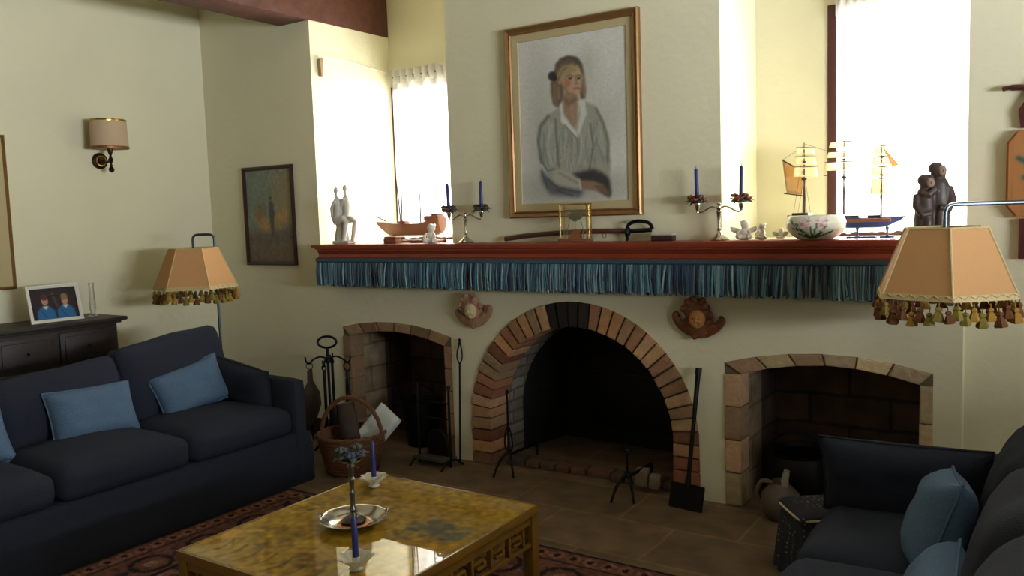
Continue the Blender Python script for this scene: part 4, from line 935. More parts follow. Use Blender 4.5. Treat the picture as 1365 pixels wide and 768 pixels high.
# sabre
t = thing('sabre', 'old curved sabre in a brown scabbard lying along the mantel below the portrait', 'sabre', (-2.32, 4.098, ZM))
M_scab = mat('brown_scabbard', (.33, .19, .14), .5, var=.2)
bm = BM(); tube(bm, spline([(-.465, 0, .018), (-.30, 0, .036), (-.10, 0, .048), (.12, 0, .055), (.34, 0, .052)], 8), .011, 8, flat=1.25); obj('scabbard', bm, M_scab, t)
bm = BM(); tube(bm, spline([(.33, 0, .052), (.40, -.005, .056), (.475, 0, .060)], 6), .009, 8); obj('grip', bm, M_darkwood, t)
bm = BM(); tube(bm, spline([(.335, -.004, .01), (.330, -.006, .045), (.345, -.010, .085), (.385, -.012, .103), (.43, -.012, .103), (.468, -.008, .090), (.480, 0, .062)], 6), .0065, 8, flat=1.5); ell(bm, (.333, -.004, .010), (.010, .008, .0095)); ell(bm, (.34, -.006, .050), (.014, .024, .026)); tube(bm, [(.335, -.003, .05), (.475, -.003, .056)], .0105, 8); obj('guard', bm, M_iron, t)
bm = BM(); lathe(bm, [(.010, -.002), (.013, -.002), (.013, .002), (.010, .002)], 14, TM((.20, -.012, .030), (R(90), 0, 0)), closed=True); obj('scabbard_ring', bm, M_brass, t)
# clock
t = thing('skeleton_clock', 'small glass-sided clock with brass corner posts on the mantel below the portrait', 'clock', (-2.270, 4.035, ZM), R(3))
bm = BM(); box(bm, (0, 0, .009), (.184, .072, .018), bev=.004); obj('base', bm, M_hull, t)
bm = BM(); box(bm, (0, 0, .206), (.174, .064, .008), bev=.002); obj('top_plate', bm, M_brass, t)
for x in (-.082, .082):
    for y in (-.026, .026): bm = BM(); tube(bm, [(x, y, .018), (x, y, .203)], .0042, 8); obj('corner_post', bm, M_brass, t)
bm = BM(); box2(bm, (-.078, -.024, .0185), (.078, .024, .2015)); o = obj('glass_case', bm, M_glass, t, smooth=0)
bm = BM(); ell(bm, (0, .0, .140), (.046, .008, .020)); lathe(bm, [(.022, -.003), (.028, -.003), (.028, .003), (.022, .003)], 24, TM((0, -.006, .140), (R(90), 0, 0)), closed=True); obj('movement', bm, mat('clock_movement', (.45, .43, .34), .4, metal=.4), t)
bm = BM(); tube(bm, [(0, -.004, .125), (0, -.004, .060)], .0018, 6); ell(bm, (0, -.004, .118), (.008, .005, .008)); obj('pendulum', bm, M_brass, t)
bm = BM(); prism(bm, [(-.036, .019), (.036, .019), (.028, .062), (.006, .072), (-.028, .045)], -.014, .010); obj('weight', bm, M_copper, t)
for s in (-1, 1):
    bm = BM(); tube(bm, [(s*.03, -.004, .14), (s*.05, -.004, .06), (s*.045, -.004, .02)], .002, 6); obj('support', bm, M_brass, t)
# silver lidded box
t = thing('box', 'small dark wooden box with a silver lid on the mantel, right of the sabre', 'box', (-1.762, 4.06, ZM), R(4)); bm = BM(); box(bm, (0, 0, .014), (.112, .07, .027), bev=.003); obj('body', bm, M_redframe, t)
bm = BM(); rbox(bm, (.114, .072, .014), .006, 5, crown=(0, 0, .004), mtx=TM((0, 0, .0345))); obj('lid', bm, mat('pale_silver', (.86, .85, .82), .38, metal=.5), t)
# painted bowl
t = thing('flower_bowl', 'round white ceramic bowl painted with pink flowers and green leaves on the mantel', 'bowl', (-.993, 4.052, ZM))
bm = BM(); pr = [(.062, 0), (.080, .004), (.108, .022), (.130, .052), (.134, .078), (.126, .102), (.120, .112)]
fs = lathe(bm, shell(pr, .006), 96); bmesh.ops.subdivide_edges(bm, edges=[e for e in bm.edges if abs(e.verts[0].co.z-e.verts[1].co.z) > .006], cuts=5)
lay = bm.loops.layers.float_color.new('col'); motifs = []
for k in range(7):
    a0 = -2.25+k*.16; motifs.append(('leaf', (-1.50+(k-3)*.05, .012), (-1.5+(k-3)*.26, .066+.028*math.sin(k*1.7+1)), .0052))
motifs += [('leaf', (-2.0, .030), (-1.62, .010), .007), ('leaf', (-1.1, .034), (-1.5, .010), .006), ('leaf', (-2.2, .055), (-1.8, .04), .005)]
for f in bm.faces:
    for lp_ in f.loops:
        c = lp_.vert.co; a = math.atan2(c.y, c.x); z = c.z; r_ = math.hypot(c.x, c.y); col_ = (.89, .90, .84)
        outer = r_ > .1205 or z < .05
        if outer:
            for (_, p0, p1, wd) in motifs:
                ax_, ay_ = (p1[0]-p0[0])*.13, p1[1]-p0[1]; L2 = ax_*ax_+ay_*ay_; tt = max(0, min(1, ((a-p0[0])*.13*ax_+(z-p0[1])*ay_)/L2)); d = math.hypot((a-p0[0])*.13-tt*ax_, z-p0[1]-tt*ay_)
                if d < wd*.75: col_ = (.24, .42, .22)
            for (fa, fz, fr) in ((-1.80, .074, .024), (-1.60, .088, .021), (-1.15, .068, .024), (-1.00, .088, .018), (-1.66, .058, .017), (-1.28, .09, .016)):
                d = math.hypot((a-fa)*.13, z-fz); th_ = math.atan2(z-fz, (a-fa)*.13)
                if d < fr*(.72+.28*math.cos(5*th_)): col_ = (.87, .74, .74) if d > fr*.3 else (.78, .56, .58)
        lp_[lay] = (*s2l(col_), 1)
obj('bowl', bm, mat('painted_ceramic', (1, 1, 1), .18, attr='col', var=.03, scale=40, coat=.5), t, smooth=70)
# sailing ship
SX, SY = -.915, 4.33
t = thing('model_ship', 'three-masted model sailing ship with blue hull before the right window', 'model ship', (SX, SY, zs+.001))
bm = BM(); hullmesh(bm, .50, .11, .050, .050, rise_s=.42, rise_b=.05); bm.transform(Matrix.Translation((-.025, 0, 0))); obj('hull', bm, M_hullblue, t)
bm = BM()
for s in (-1, 1): box(bm, (-.01, s*.0515, .088), (.44, .007, .016), bev=.002)
obj('hull_band', bm, M_hull, t)
for c_, s_ in (((-.215, 0, .118), (.08, .07, .026)), ((.0, 0, .105), (.12, .05, .016)), ((.13, 0, .105), (.06, .05, .014))): bm = BM(); box(bm, c_, s_, bev=.003); obj('deckhouse', bm, M_darkwood, t)
bm = BM(); tube(bm, [(.19, 0, .098), (.275, 0, .103)], [.004, .002], 6); obj('bowsprit', bm, M_rope, t)
bm = BM(); box(bm, (.07, 0, .006), (.13, .06, .011), bev=.002); box(bm, (.185, 0, .006), (.06, .06, .011), bev=.002)
for x in (.05, .185): lathe(bm, [(.010, .01), (.005, .02), (.004, .035), (.009, .052), (.004, .056)], 10, TM((x, 0, 0)))
obj('stand', bm, M_hullblue, t)
masts = [(-.202, .48), (-.013, .505), (.157, .465)]
for x, zt2 in masts:
    bm = BM(); tube(bm, [(x, 0, .09), (x, 0, zt2)], [.0052, .0022], 8); tube(bm, [(x-.012, 0, .30), (x+.012, 0, .30)], .004, 6); ell(bm, (x, 0, .385), (.010, .010, .005)); ell(bm, (x, 0, .30), (.012, .012, .006)); mo_ = obj('mast', bm, M_rope, t)
def sail(q, bulge, m_, n=8):
    a, b, c, d = [Vector(v) for v in q]; bm = BM(); nr = (b-a).cross(d-a).normalized(); g = []
    for j in range(n+1):
        row = []
        for i in range(n+1):
            u, v = i/n, j/n; p_ = a.lerp(b, u).lerp(d.lerp(c, u), v)+nr*bulge*math.sin(PI*u)*math.sin(PI*min(1, v*.85+.1)); row.append(bm.verts.new(p_))
        g.append(row)
    for j in range(n):
        for i in range(n): bm.faces.new((g[j][i], g[j][i+1], g[j+1][i+1], g[j+1][i]))
    o = obj('sail', bm, m_, t, smooth=180); md = o.modifiers.new('th', 'SOLIDIFY'); md.thickness = .0012
def yard(c, L, ang):
    d = Vector((math.cos(ang), math.sin(ang), 0))*L/2; bm = BM(); tube(bm, [Vector(c)-d, Vector(c), Vector(c)+d], [.0014, .0028, .0014], 6); obj('yard', bm, M_rope, t); return d
ya = R(62)
for (x, _), rows in zip(masts, ([(.455, .13), (.41, .15), (.36, .17), (.30, .18)], [(.472, .15), (.425, .17), (.375, .19), (.31, .20)], [(.44, .12), (.39, .15), (.34, .17), (.285, .17)])):
    for k, (z, L) in enumerate(rows):
        if x == masts[0][0] and k > 2: continue
        d = yard((x+.008, -.006, z), L, ya if x != masts[1][0] else R(20)); zb = (rows[k+1][0] if k+1 < len(rows) else z-.085)+.014
        hgt = (z-zb)*(.75 if x == masts[1][0] else 1); c = Vector((x+.008, -.008, z-.003)); e2 = Vector((0, 0, -hgt))
        if x == masts[1][0] and k == 3: continue
        sail((c-d*.92, c+d*.92, c+d*1.0+e2, c-d*1.0+e2), .018, M_sail)
bm = BM(); tube(bm, [(-.312, 0, .402), (-.205, 0, .335)], .003, 6); tube(bm, [(-.302, 0, .232), (-.20, 0, .215)], .003, 6); obj('gaff', bm, M_rope, t)
sail(((-.310, 0, .398), (-.208, 0, .334), (-.212, 0, .222), (-.290, 0, .234)), .015, M_sailtan)
sail(((.165, 0, .43), (.168, 0, .425), (.235, 0, .345), (.205, 0, .335)), .004, M_sailtan)
bm = BM()
for a, b in (((-.310, 0, .40), (-.202, 0, .465)), ((-.202, 0, .475), (-.013, 0, .40)), ((-.013, 0, .50), (.157, 0, .40)), ((.157, 0, .46), (.27, 0, .103)), ((.157, 0, .38), (.25, 0, .102)), ((-.202, 0, .47), (-.255, 0, .13))): tube(bm, [a, b], .0008, 4)
for x, zt2 in masts:
    for s in (-1, 1):
        for k in (-1, 0, 1): tube(bm, [(x, 0, .32), (x+k*.022, s*.05, .105)], .0007, 4)
obj('rigging', bm, M_rope, t)
# brown statuette of two embracing figures
t = thing('statuette', 'brown statuette of two embracing figures on the mantel behind the right lamp shade', 'figurine', (-.502, 4.055, ZM), R(28))
bm = BM(); box(bm, (0, 0, .010), (.15, .085, .018), bev=.006)
lathe(bm, [(0, .015), (.042, .016), (.046, .08), (.040, .16), (.034, .205), (.020, .225), (0, .23)], 16, TM((-.032, -.004, 0)), sx=1, sy=.85)
lathe(bm, [(0, .015), (.044, .016), (.046, .10), (.044, .19), (.038, .240), (.022, .265), (0, .27)], 16, TM((.028, .004, 0)), sx=1, sy=.85)
ell(bm, (-.032, -.012, .243), (.029, .028, .031)); ell(bm, (-.034, -.004, .252), (.032, .028, .028)); ell(bm, (.016, -.008, .292), (.029, .028, .033)); ell(bm, (.012, .0, .302), (.032, .029, .029)); ell(bm, (.040, .004, .282), (.016, .02, .03))
fig(bm, [(.064, -.004, .22), (.074, -.022, .16), (.050, -.044, .120), (.01, -.044, .135)], [.019, .018, .015, .012]); fig(bm, [(-.068, -.004, .19), (-.076, -.02, .14), (-.056, -.042, .10), (-.02, -.042, .11)], [.016, .016, .014, .011])
fig(bm, [(.0, -.03, .215), (-.03, -.04, .19), (-.055, -.03, .195)], [.016, .014, .012]); fig(bm, [(.02, -.036, .02), (.018, -.040, .08), (.02, -.03, .12)], [.020, .018, .016]); fig(bm, [(-.035, -.036, .02), (-.032, -.040, .07), (-.03, -.03, .11)], [.018, .017, .015])
remesh(obj('figures', bm, M_statue, t), .0045, 2)
for c, r_ in (((-.024, -.037, .240), (.018, .011, .022)), ((.026, -.034, .290), (.018, .011, .023))):
    bm = BM(); ell(bm, c, r_); ell(bm, (c[0]+.002, c[1]-.010, c[2]-.001), (.004, .006, .006)); obj('face', bm, M_statface, t)

# ---------------------------------------------------------------- cherub plaques above the arch
def plaque(label, loc, m, mface, s=1.0, rz=0):
    t = thing('cherub_plaque', label, 'wall ornament', loc); bm = BM()
    ell(bm, (0, -.035, .026), (.066, .045, .074)); 
    rd_ = random.Random(3)
    for k in range(26):
        a = rd_.uniform(-.35, PI+.35); rr2 = rd_.uniform(.040, .074); ell(bm, (rr2*math.cos(a), -.03-.03*rd_.random(), .035+rr2*math.sin(a)*1.0), rd_.uniform(.013, .02), u=8, v=6)
    for q in (-1, 1):
        for k in range(11):
            a = R(8*k); rr3 = .088+.030*k/10; c = (q*(.012+rr3*math.sin(a)), -.022, .028-rr3*math.cos(a)*1.06); ell(bm, c, (.024, .018, .036-.0022*k), (0, q*a*.7, 0), 10, 8)
        for k in range(4): ell(bm, (q*(.02+.02*k), -.030, -.072+.012*k), (.022, .014, .022), u=10, v=8)
    ell(bm, (0, -.016, -.045), (.100, .024, .062)); ell(bm, (0, -.026, -.06), (.070, .026, .045)); ell(bm, (.025, -.034, -.075), (.018, .014, .030), (0, .3, 0)); ell(bm, (-.01, -.034, -.095), (.018, .014, .018))
    remesh(obj('relief', bm, m, t), .0045, 1)
    bm = BM(); fx = .010; ell(bm, (fx, -.066, .004), (.044, .026, .051)); ell(bm, (fx+.002, -.092, -.001), (.007, .008, .011)); ell(bm, (fx-.017, -.083, -.010), (.013, .010, .012)); ell(bm, (fx+.017, -.083, -.010), (.013, .010, .012)); ell(bm, (fx, -.086, -.021), (.010, .006, .004)); ell(bm, (fx, -.080, -.034), (.011, .010, .008)); ell(bm, (fx, -.081, .022), (.026, .010, .012))
    remesh(obj('face', bm, mface, t), .0035, 1)
    bm = BM()
    for q in (-1, 1): ell(bm, (fx+q*.014, -.0895, .007), (.005, .003, .0025))
    obj('eyes', bm, M_wick, t)
    t.scale = (s, s, s); t.rotation_euler = (0, rz, 0); return t
plaque('pale terracotta cherub-head plaque on the wall left of the large arch', (-3.045, D-.0, .962), M_terra, mat('pale_plaster_face', (.80, .72, .56), .8), .98, R(-8))
plaque('brown carved wooden cherub head with wings on the wall right of the large arch', (-1.597, D-.0, .977), M_cherubwood, M_cherubskin, 1.0, R(4))

# ---------------------------------------------------------------- hearth tools
def world_tube_thing(name, label, cat, segs, m, base):
    o = None; bm = BM()
    for pts, r_ in segs: tube(bm, [Vector(p_)-Vector(base) for p_ in pts], r_, 8)
    o = obj(name, bm, m); o.location = base; return tag(o, label, cat)
TX, TY = -4.085, 3.87
t = thing('tool_stand', 'tall black iron fire-tool stand with an oval ring handle at the left of the hearth', 'fire tool stand', (TX, TY, 0))
bm = BM(); tube(bm, [(0, 0, .06), (0, 0, .70)], .009, 8); lathe(bm, [(.010, .60), (.022, .615), (.022, .63), (.010, .645)], 12); obj('pole', bm, M_iron, t)
bm = BM(); d = Vector((.83, .557, 0)); tube(bm, [d*.062*math.cos(a)+Vector((0, 0, .742+.038*math.sin(a))) for a in [2*PI*k/24 for k in range(24)]], .008, 8, cyc=True); obj('ring_handle', bm, M_iron, t)
bm = BM()
for k in range(4):
    a = R(34)+k*PI/2; e = Vector((math.cos(a), math.sin(a), 0)); tube(bm, spline([Vector((0, 0, .628)), e*.05+Vector((0, 0, .645)), e*.10+Vector((0, 0, .625)), e*.125+Vector((0, 0, .60)), e*.145+Vector((0, 0, .615)), e*.15+Vector((0, 0, .645))], 5), .006, 6)
obj('hooks', bm, M_iron, t)
for k in range(3):
    a = R(90)+k*2*PI/3; e = Vector((math.cos(a), math.sin(a), 0)); bm = BM(); tube(bm, spline([Vector((0, 0, .09)), e*.06+Vector((0, 0, .075)), e*.12+Vector((0, 0, .01))], 5), .009, 8); obj('foot', bm, M_iron, t)
E_ = [Vector((math.cos(R(34)+k*PI/2), math.sin(R(34)+k*PI/2), 0)) for k in range(4)]
def hang(k): return Vector((TX, TY, 0))+E_[k]*.125
h = hang(0); t = thing('fire_tongs', 'black iron fire tongs hanging from the right hook of the tool stand', 'fire tongs', h); bm = BM()
tube(bm, arc((0, 0, .575), .03, 0, 2*PI-.01, 16, 'xz'), .005, 6)
for s in (-1, 1): tube(bm, spline([(0, 0, .545), (s*.012, 0, .40), (s*.018, 0, .22), (s*.006, 0, .12)], 5), .008, 6)
obj('jaws', bm, M_iron, t)
h = hang(1); t = thing('hearth_brush', 'black iron hearth brush hanging behind the pole of the tool stand', 'brush', h); bm = BM(); tube(bm, [(0, 0, .60), (0, 0, .27)], .009, 8); tube(bm, arc((0, 0, .59), .016, 0, 2*PI-.01, 12, 'xz'), .004, 6); obj('handle', bm, M_iron, t)
bm = BM(); lathe(bm, [(.012, .29), (.020, .26), (.030, .15), (.026, .13), (0, .13)], 14, wob=lambda a, z: 1+.06*math.cos(9*a)); obj('bristles', bm, M_darkwood, t)
h = hang(3); t = thing('fire_poker', 'black iron poker hanging in front of the pole of the tool stand', 'poker', h); bm = BM(); tube(bm, arc((0, 0, .59), .018, 0, 2*PI-.01, 12, 'xz'), .005, 6); tube(bm, [(0, 0, .572), (0, 0, .12), (0, 0, .09)], [.010, .0095, .003], 8); tube(bm, spline([(0, 0, .14), (.02, 0, .13), (.03, 0, .16)], 4), .005, 6); obj('shaft', bm, M_iron, t)
h = hang(2); t = thing('bellows', 'dark wooden bellows hanging from the left hook of the tool stand', 'bellows', h, R(34)); bm = BM()
bp_ = [(-.012, .56), (-.016, .48), (-.07, .40), (-.075, .32), (-.03, .22), (-.012, .19), (.012, .19), (.03, .22), (.075, .32), (.07, .40), (.016, .48), (.012, .56)]
for y in (-.03, .018): prism(bm, [(u*.8, v) for u, v in bp_], y, y+.012)
obj('boards', bm, M_bark, t); bm = BM(); prism(bm, [(u*.72, v) for u, v in bp_[1:-1]], -.0185, .0185); obj('leather', bm, M_darkwood, t)
bm = BM(); tube(bm, [(0, 0, .20), (0, 0, .08)], [.010, .005], 8); obj('nozzle', bm, M_iron, t)
bm = BM(); tube(bm, arc((0, -.0, .585), .022, 0, 2*PI-.01, 14, 'xz'), .003, 6); obj('hanging_loop', bm, M_darkwood, t)
# basket
BX, BY = -3.655, 3.625
t = thing('log_basket', 'round wicker basket with a tall hoop handle by the left opening', 'basket', (BX, BY, 0))
prof = [(.150, 0), (.172, .06), (.190, .14), (.205, .235)]
bm = BM(); lathe(bm, shell(prof, .010), 60, wob=lambda a, z: 1+.018*math.cos(a*20)*math.cos(z*150))
for i in range(11):
    z = .02+i*.021; r_ = .150+(.205-.150)*(z/.235); tube(bm, [(r_*1.01*(1+.012*math.cos(k*PI+i*PI))*math.cos(k*PI/20), r_*1.01*(1+.012*math.cos(k*PI+i*PI))*math.sin(k*PI/20), z) for k in range(40)], .008, 5, cyc=True)
obj('body', bm, M_wicker, t, smooth=50)
bm = BM()
for ph in (0, PI): tube(bm, [((.207+.006*math.cos(ph+k*1.2))*math.cos(2*PI*k/60), (.207+.006*math.cos(ph+k*1.2))*math.sin(2*PI*k/60), .240+.006*math.sin(ph+k*1.2)) for k in range(60)], .009, 6, cyc=True)
obj('rim', bm, M_wicker, t)
bm = BM(); hd = Vector((math.cos(R(20)), math.sin(R(20)), 0))
for ph in (0, 2*PI/3, 4*PI/3):
    tube(bm, [hd*(.203*math.cos(a)+.006*math.cos(ph+a*9))+Vector((0, 0, .20+.26*math.sin(a)+.006*math.sin(ph+a*9))) for a in [PI*k/40 for k in range(41)]], .009, 6)
obj('handle', bm, M_wicker, t)
t = thing('newspaper', 'folded white newspaper sticking out of the wicker basket', 'newspaper', (BX+.035, BY+.075, .15)); t.rotation_euler = (R(-18), R(38), R(14))
for k in range(4):
    bm = BM(); g = []
    for i in range(13):
        row = [bm.verts.new((-.08+.16*i/12, -.03+.016*k+.012*math.sin(i*.5+k*.6)+.01*mnoise.noise(Vector((i*.4, j*.5, k))), -.10+.37*j/8-.006*k)) for j in range(9)]; g.append(row)
    for i in range(12):
        for j in range(8): bm.faces.new((g[i][j], g[i+1][j], g[i+1][j+1], g[i][j+1]))
    o = obj('sheet', bm, M_paper, t, smooth=180); md = o.modifiers.new('th', 'SOLIDIFY'); md.thickness = .003
def log(label, p0, p1, r_, grp, seed):
    t = thing('log', label, 'log', p0, 0, grp); d = Vector(p1)-Vector(p0); bm = BM(); n = 10
    fs = tube(bm, [d*(k/n)+Vector((mnoise.noise(Vector((k*.5, seed, 0))), mnoise.noise(Vector((k*.5, 0, seed))), 0))*.008 for k in range(n+1)], [r_*(1+.10*mnoise.noise(Vector((k*.7, seed, 3)))) for k in range(n+1)], 12)
    bm.faces.ensure_lookup_table(); obj('bark', bm, M_bark, t)
    bm = BM(); e = d.normalized(); q = e.to_track_quat('Z', 'Y').to_matrix().to_4x4(); lathe(bm, [(r_*.88, 0), (r_*.86, .004), (0, .005)], 12, Matrix.Translation(d) @ q); obj('cut_end', bm, mat('cut_wood', (.50, .40, .28), .85, var=.2, scale=40), t); return t
log('thick bark-covered log leaning out of the left side of the wicker basket', (BX+.0, BY+.02, .07), (BX-.07, BY+.03, .41), .058, None, 1)
# black coal hod in the left opening, behind the basket
t = thing('coal_bucket', 'black iron coal bucket standing in the left opening behind the basket', 'bucket', (-3.66, 4.30, 0)); bm = BM(); lathe(bm, shell([(.10, 0), (.125, .15), (.15, .30), (.153, .31)], .006), 28, wob=lambda a, z: 1); obj('body', bm, M_iron, t)
bm = BM(); tube(bm, arc((0, 0, .30), .15, 0, PI, 20, 'xz', .11), .005, 6); obj('bail', bm, M_iron, t)
# iron log cradle
t = thing('log_cradle', 'black iron stand with tall uprights and an arched back in front of the left opening', 'log stand', (-3.275, 3.96, 0))
for s in (-1, 1):
    bm = BM(); tube(bm, [(s*.125, 0, .0), (s*.125, 0, .49)], .008, 8); ell(bm, (s*.125, 0, .50), .014, u=10, v=8); tube(bm, spline([(s*.125, -.10, .0), (s*.125, -.06, .03), (s*.125, 0, .04), (s*.125, .06, .03), (s*.125, .10, .0)], 4), .007, 6); obj('upright', bm, M_iron, t)
bm = BM(); pts = [(-.075, .055)]+[(.075*math.cos(PI-a), .13+.085*math.sin(a)) for a in [PI*k/14 for k in range(15)]]+[(.075, .055)]; prism(bm, pts, .03, .045); obj('arched_back', bm, M_iron, t)
bm = BM(); tube(bm, [(-.075, .027, .055)]+[(p_[0], .027, p_[1]) for p_ in pts[1:-1]]+[(.075, .027, .055)], .007, 6); tube(bm, [(-.125, 0, .40), (.125, 0, .40)], .006, 6); tube(bm, [(-.125, 0, .30), (.125, 0, .30)], .004, 6); obj('hoop', bm, M_iron, t)
bm = BM(); box(bm, (0, 0, .048), (.24, .14, .010), bev=.003); box(bm, (0, -.068, .058), (.24, .006, .022), bev=.002); obj('tray', bm, mat('ash_tray_steel', (.40, .39, .37), .45, metal=.6), t)
# long toasting fork
t = thing('toasting_fork', 'long black iron fork leaning against the wall between the left opening and the large arch', 'fire iron', (-3.165, 4.07, 0)); bm = BM()
tube(bm, [(0, 0, .004), (.0, .035, .62)], .006, 8); obj('shaft', bm, M_iron, t); bm = BM()
for s in (-1, 1): tube(bm, spline([(0, .035, .62), (s*.018, .036, .655), (s*.018, .039, .70), (s*.008, .042, .735), (0, .043, .775)], 5), .005, 6)
ell(bm, (0, .042, .77), (.010, .006, .014)); obj('loop_head', bm, M_iron, t); bm = BM(); tube(bm, [(0, 0, .004), (.05, -.03, .006)], .006, 6); obj('foot', bm, M_iron, t)
# andirons
def andiron(label, loc, h_):
    t = thing('andiron', label, 'andiron', loc); bm = BM(); tube(bm, [(0, 0, .14), (0, 0, h_)], [.008, .0055], 8); lathe(bm, [(0, h_-.01), (.010, h_), (.012, h_+.012), (0, h_+.024)], 12)
    for s in (-1, 1): tube(bm, spline([(0, 0, h_*.62), (s*.022, 0, h_*.50), (s*.026, 0, h_*.36), (s*.008, 0, .15)], 5), .0055, 6)
    obj('post', bm, M_iron, t)
    for e in ((-.055, -.09), (.06, -.05)):
        bm = BM(); tube(bm, spline([(0, 0, .15), (e[0]*.35, e[1]*.35, .13), (e[0]*.75, e[1]*.75, .07), (e[0], e[1], .009)], 6), [.009]*6+[.0085]*6+[.007]*7, 8); obj('front_leg', bm, M_iron, t)
    bm = BM(); tube(bm, [(0, 0, .13), (.0, .30, .12), (0, .31, .11), (0, .31, .05)], .009, 8); obj('log_bar', bm, M_iron, t); return t
andiron('black iron andiron at the left side of the large arched fireplace', (-2.735, 3.99, 0), .50)
andiron('black iron andiron at the right side of the large arched fireplace', (-1.935, 3.93, 0), .27)
# shovel
t = thing('fire_shovel', 'long-handled black iron shovel leaning on the right side of the large arch', 'shovel', (-1.615, 3.95, 0)); bm = BM()
prism(bm, [(-.095, .004), (.085, .0), (.09, .125), (-.09, .13)], -.006, .004); box(bm, (0, .004, .125), (.17, .02, .012), bev=.003); bm.transform(Matrix.Rotation(R(-10), 4, 'X') @ Matrix.Rotation(R(2), 4, 'Y')); obj('blade', bm, M_iron, t)
bm = BM(); tube(bm, [(0, .02, .11), (.003, .035, .17), (.012, .085, .42), (.022, .135, .69)], [.020, .012, .011, .014], 10); obj('handle', bm, M_iron, t)
bm = BM(); tube(bm, [(.022, .135, .685), (.0235, .142, .72)], [.018, .017], 10); obj('handle_cap', bm, M_iron, t)

# ---------------------------------------------------------------- right opening: cauldron, jug, covered stool
t = thing('cauldron', 'round black iron pot with a bail handle in the right-hand opening behind the stool', 'pot', (-1.15, 4.36, 0)); bm = BM(); lathe(bm, shell([(.05, .03), (.12, .05), (.165, .12), (.17, .19), (.15, .255), (.16, .275)], .008), 32)
for k in range(3): a = k*2*PI/3+.5; tube(bm, [(.10*math.cos(a), .10*math.sin(a), .05), (.125*math.cos(a), .125*math.sin(a), .0)], .016, 8)
obj('pot_body', bm, M_iron, t); bm = BM(); tube(bm, arc((0, -.02, .25), .165, R(8), R(172), 24, 'xz', .12), .007, 8); obj('bail', bm, M_iron, t)
t = thing('jug', 'squat grey-brown stoneware jug with a pale spout before the black pot in the right-hand opening', 'jug', (-1.165, 4.06, 0), R(10)); bm = BM(); lathe(bm, shell([(.055, 0), (.085, .03), (.098, .08), (.088, .13), (.055, .165), (.034, .18), (.038, .195)], .006), 28); obj('body', bm, M_pottery, t)
bm = BM(); tube(bm, spline([(.020, -.02, .17), (.026, -.025, .215), (.034, -.025, .255)], 5), [.020]*4+[.017]*4+[.014]*3, 10); obj('spout', bm, mat('pale_stoneware', (.58, .56, .52), .5), t)
bm = BM(); tube(bm, spline([(-.035, .0, .18), (-.09, .0, .18), (-.115, .0, .12), (-.093, 0, .07)], 6), .011, 8); obj('handle', bm, M_pottery, t)
t = thing('stool', 'low stool under a dark speckled cloth with cream piping beside the right sofa', 'stool', (-.845, 3.505, 0), R(-53))
M_speck = mat('dark_speckled_cloth', (.17, .175, .20), .95, var=.1)
nt = M_speck.node_tree; vo = nt.nodes.new('ShaderNodeTexVoronoi'); vo.inputs['Scale'].default_value = 42; vo.inputs['Randomness'].default_value = .35; tc = nt.nodes.new('ShaderNodeTexCoord'); nt.links.new(tc.outputs['Object'], vo.inputs['Vector'])
cr_ = nt.nodes.new('ShaderNodeValToRGB'); cr_.color_ramp.elements[0].position = .16; cr_.color_ramp.elements[0].color = (*s2l((.50, .50, .48)), 1); cr_.color_ramp.elements[1].position = .22; cr_.color_ramp.elements[1].color = (*s2l((.165, .17, .20)), 1)
nt.links.new(vo.outputs['Distance'], cr_.inputs[0]); nt.links.new(cr_.outputs[0], nt.nodes['Principled BSDF'].inputs['Base Color'])
bm = BM(); rbox(bm, (.26, .26, .05), .02, 6, crown=(0, 0, .012), mtx=TM((0, 0, .277))); obj('cushion_top', bm, M_speck, t, smooth=60)
bm = BM(); n = 96; rings = []
for z, o_ in ((.275, 0), (.20, .008), (.10, .016), (.004, .022)):
    row = []
    for k in range(n):
        a = 2*PI*k/n; q = .128+o_; c, s = math.cos(a), math.sin(a); e = (abs(c)**6+abs(s)**6)**(-1/6); rip = (.275-z)/.275*.010*math.sin(a*22); row.append(bm.verts.new(((q+rip)*e*c, (q+rip)*e*s, z)))
    rings.append(row)
for a, b in zip(rings[:-1], rings[1:]):
    for k in range(n): bm.faces.new((a[k], a[(k+1) % n], b[(k+1) % n], b[k]))
o = obj('skirt', bm, M_speck, t, smooth=80)
bm = BM(); tube(bm, [(.132*math.copysign(abs(math.cos(a))**.34, math.cos(a)), .132*math.copysign(abs(math.sin(a))**.34, math.sin(a)), .280) for a in [2*PI*k/64 for k in range(64)]], .0055, 6, cyc=True); obj('piping', bm, mat('cream_piping', (.72, .68, .56), .9), t)
for sx in (-1, 1):
    for sy_ in (-1, 1): bm = BM(); lathe(bm, [(.012, 0), (.016, .25)], 10, TM((sx*.09, sy_*.09, .001))); obj('leg', bm, M_darkwood, t)

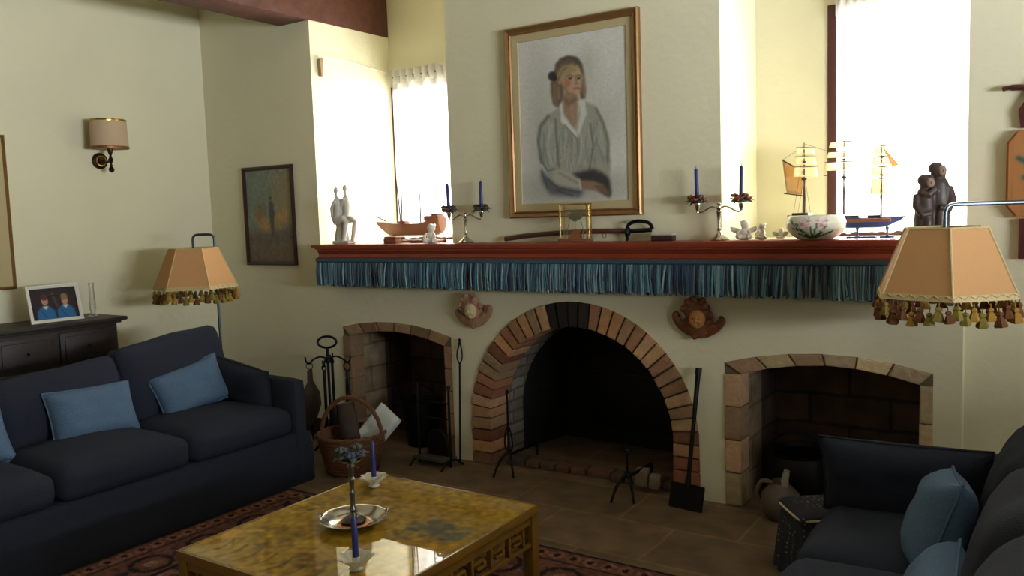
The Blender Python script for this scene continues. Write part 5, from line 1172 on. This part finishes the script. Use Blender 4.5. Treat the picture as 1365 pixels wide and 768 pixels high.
# ---------------------------------------------------------------- ornament on the wall at the right edge
YW = D+.08
t = thing('wall_plaque', 'honey-coloured wooden plaque painted with a green bird on the right wall', 'wall ornament', (-.10, YW, 1.645))
bm = BM(); oc = [(-.135, .135), (-.095, .185), (.095, .185), (.135, .135), (.135, -.135), (.095, -.185), (-.095, -.185), (-.135, -.135)]; fs = prism(bm, oc, -.045, -.030)
bmesh.ops.bevel(bm, geom=[e for e in bm.edges if abs(e.verts[0].co.y+.045) < 1e-4 and abs(e.verts[1].co.y+.045) < 1e-4], offset=.008, segments=2, affect='EDGES'); obj('board', bm, mat('honey_wood', (.68, .45, .25), .5, var=.15, scale=10), t)
p = Paint(60, 84, (.68, .46, .26)); 
for q in (((.10, .28), (.35, .40), (.6, .44)), ((.2, .55), (.45, .5), (.7, .62)), ((.4, .2), (.5, .45), (.45, .75))): p.stroke(q, .05, (.16, .34, .30), .95)
p.ell(.48, .44, .20, .12, (.18, .40, .34), .3, 1, .4); p.ell(.66, .33, .08, .06, (.20, .42, .36), .3); p.ell(.35, .62, .12, .05, (.18, .32, .24), .4, 1, .8); p.ell(.6, .7, .1, .05, (.24, .42, .26), .4, 1, -.5); p.ell(.44, .50, .10, .06, (.55, .25, .18), .5)
painted('bird_painting', p, lambda u, v: (-.11+.22*u, -.0455, .15-.30*v), M_paint, t)
bm = BM(); box2(bm, (-.05, -.0305, -.10), (.05, 0, .10)); obj('spacer', bm, M_darkwood, t)
t = thing('wall_board', 'dark red-brown carved board with a short arm, mounted behind the bird plaque', 'wall ornament', (-.10, YW, 1.645)); M_rb = mat('dark_red_wood', (.30, .12, .11), .45, var=.2)
bm = BM(); prism(bm, [(-.085, -.36), (.085, -.36), (.085, -.185), (-.085, -.19)], -.030, -.001); prism(bm, [(-.085, .195), (.085, .195), (.085, .36), (.03, .40), (-.03, .40), (-.06, .33), (-.095, .27)], -.030, -.001); obj('board', bm, M_rb, t)
bm = BM(); tube(bm, spline([(.02, -.02, .362), (-.06, -.03, .362), (-.13, -.03, .366), (-.155, -.03, .362)], 5), [.016]*5+[.013]*5+[.009]*6, 8); obj('arm', bm, M_rb, t)

# ---------------------------------------------------------------- groups of look-alikes
GR = {'throw_pillow': 'pale blue sofa pillows', 'arm_cushion': 'dark arm cushions', 'floor_lamp': 'pair of standing lamps', 'sofa': 'pair of navy sofas', 'andiron': 'pair of andirons',
      'candelabrum': 'pair of candelabra', 'cherub_plaque': 'cherub plaques', 'candle_holder': 'petal glass candle holders', 'sheer_curtain': 'sheer window curtains',
      'hearth_alcove': 'small hearth openings', 'cherub_figurine': 'pale figurines on the mantel'}
for o in COL.objects:
    k = o.name.split('.')[0]
    if o.parent is None and k in GR and 'group' not in o: o['group'] = GR[k]
for o in COL.objects:
    if o.parent is None and o.name.startswith('candle') and o.get('category') == 'candle' and 'table' in o['label']: o['group'] = 'candles on the coffee table'
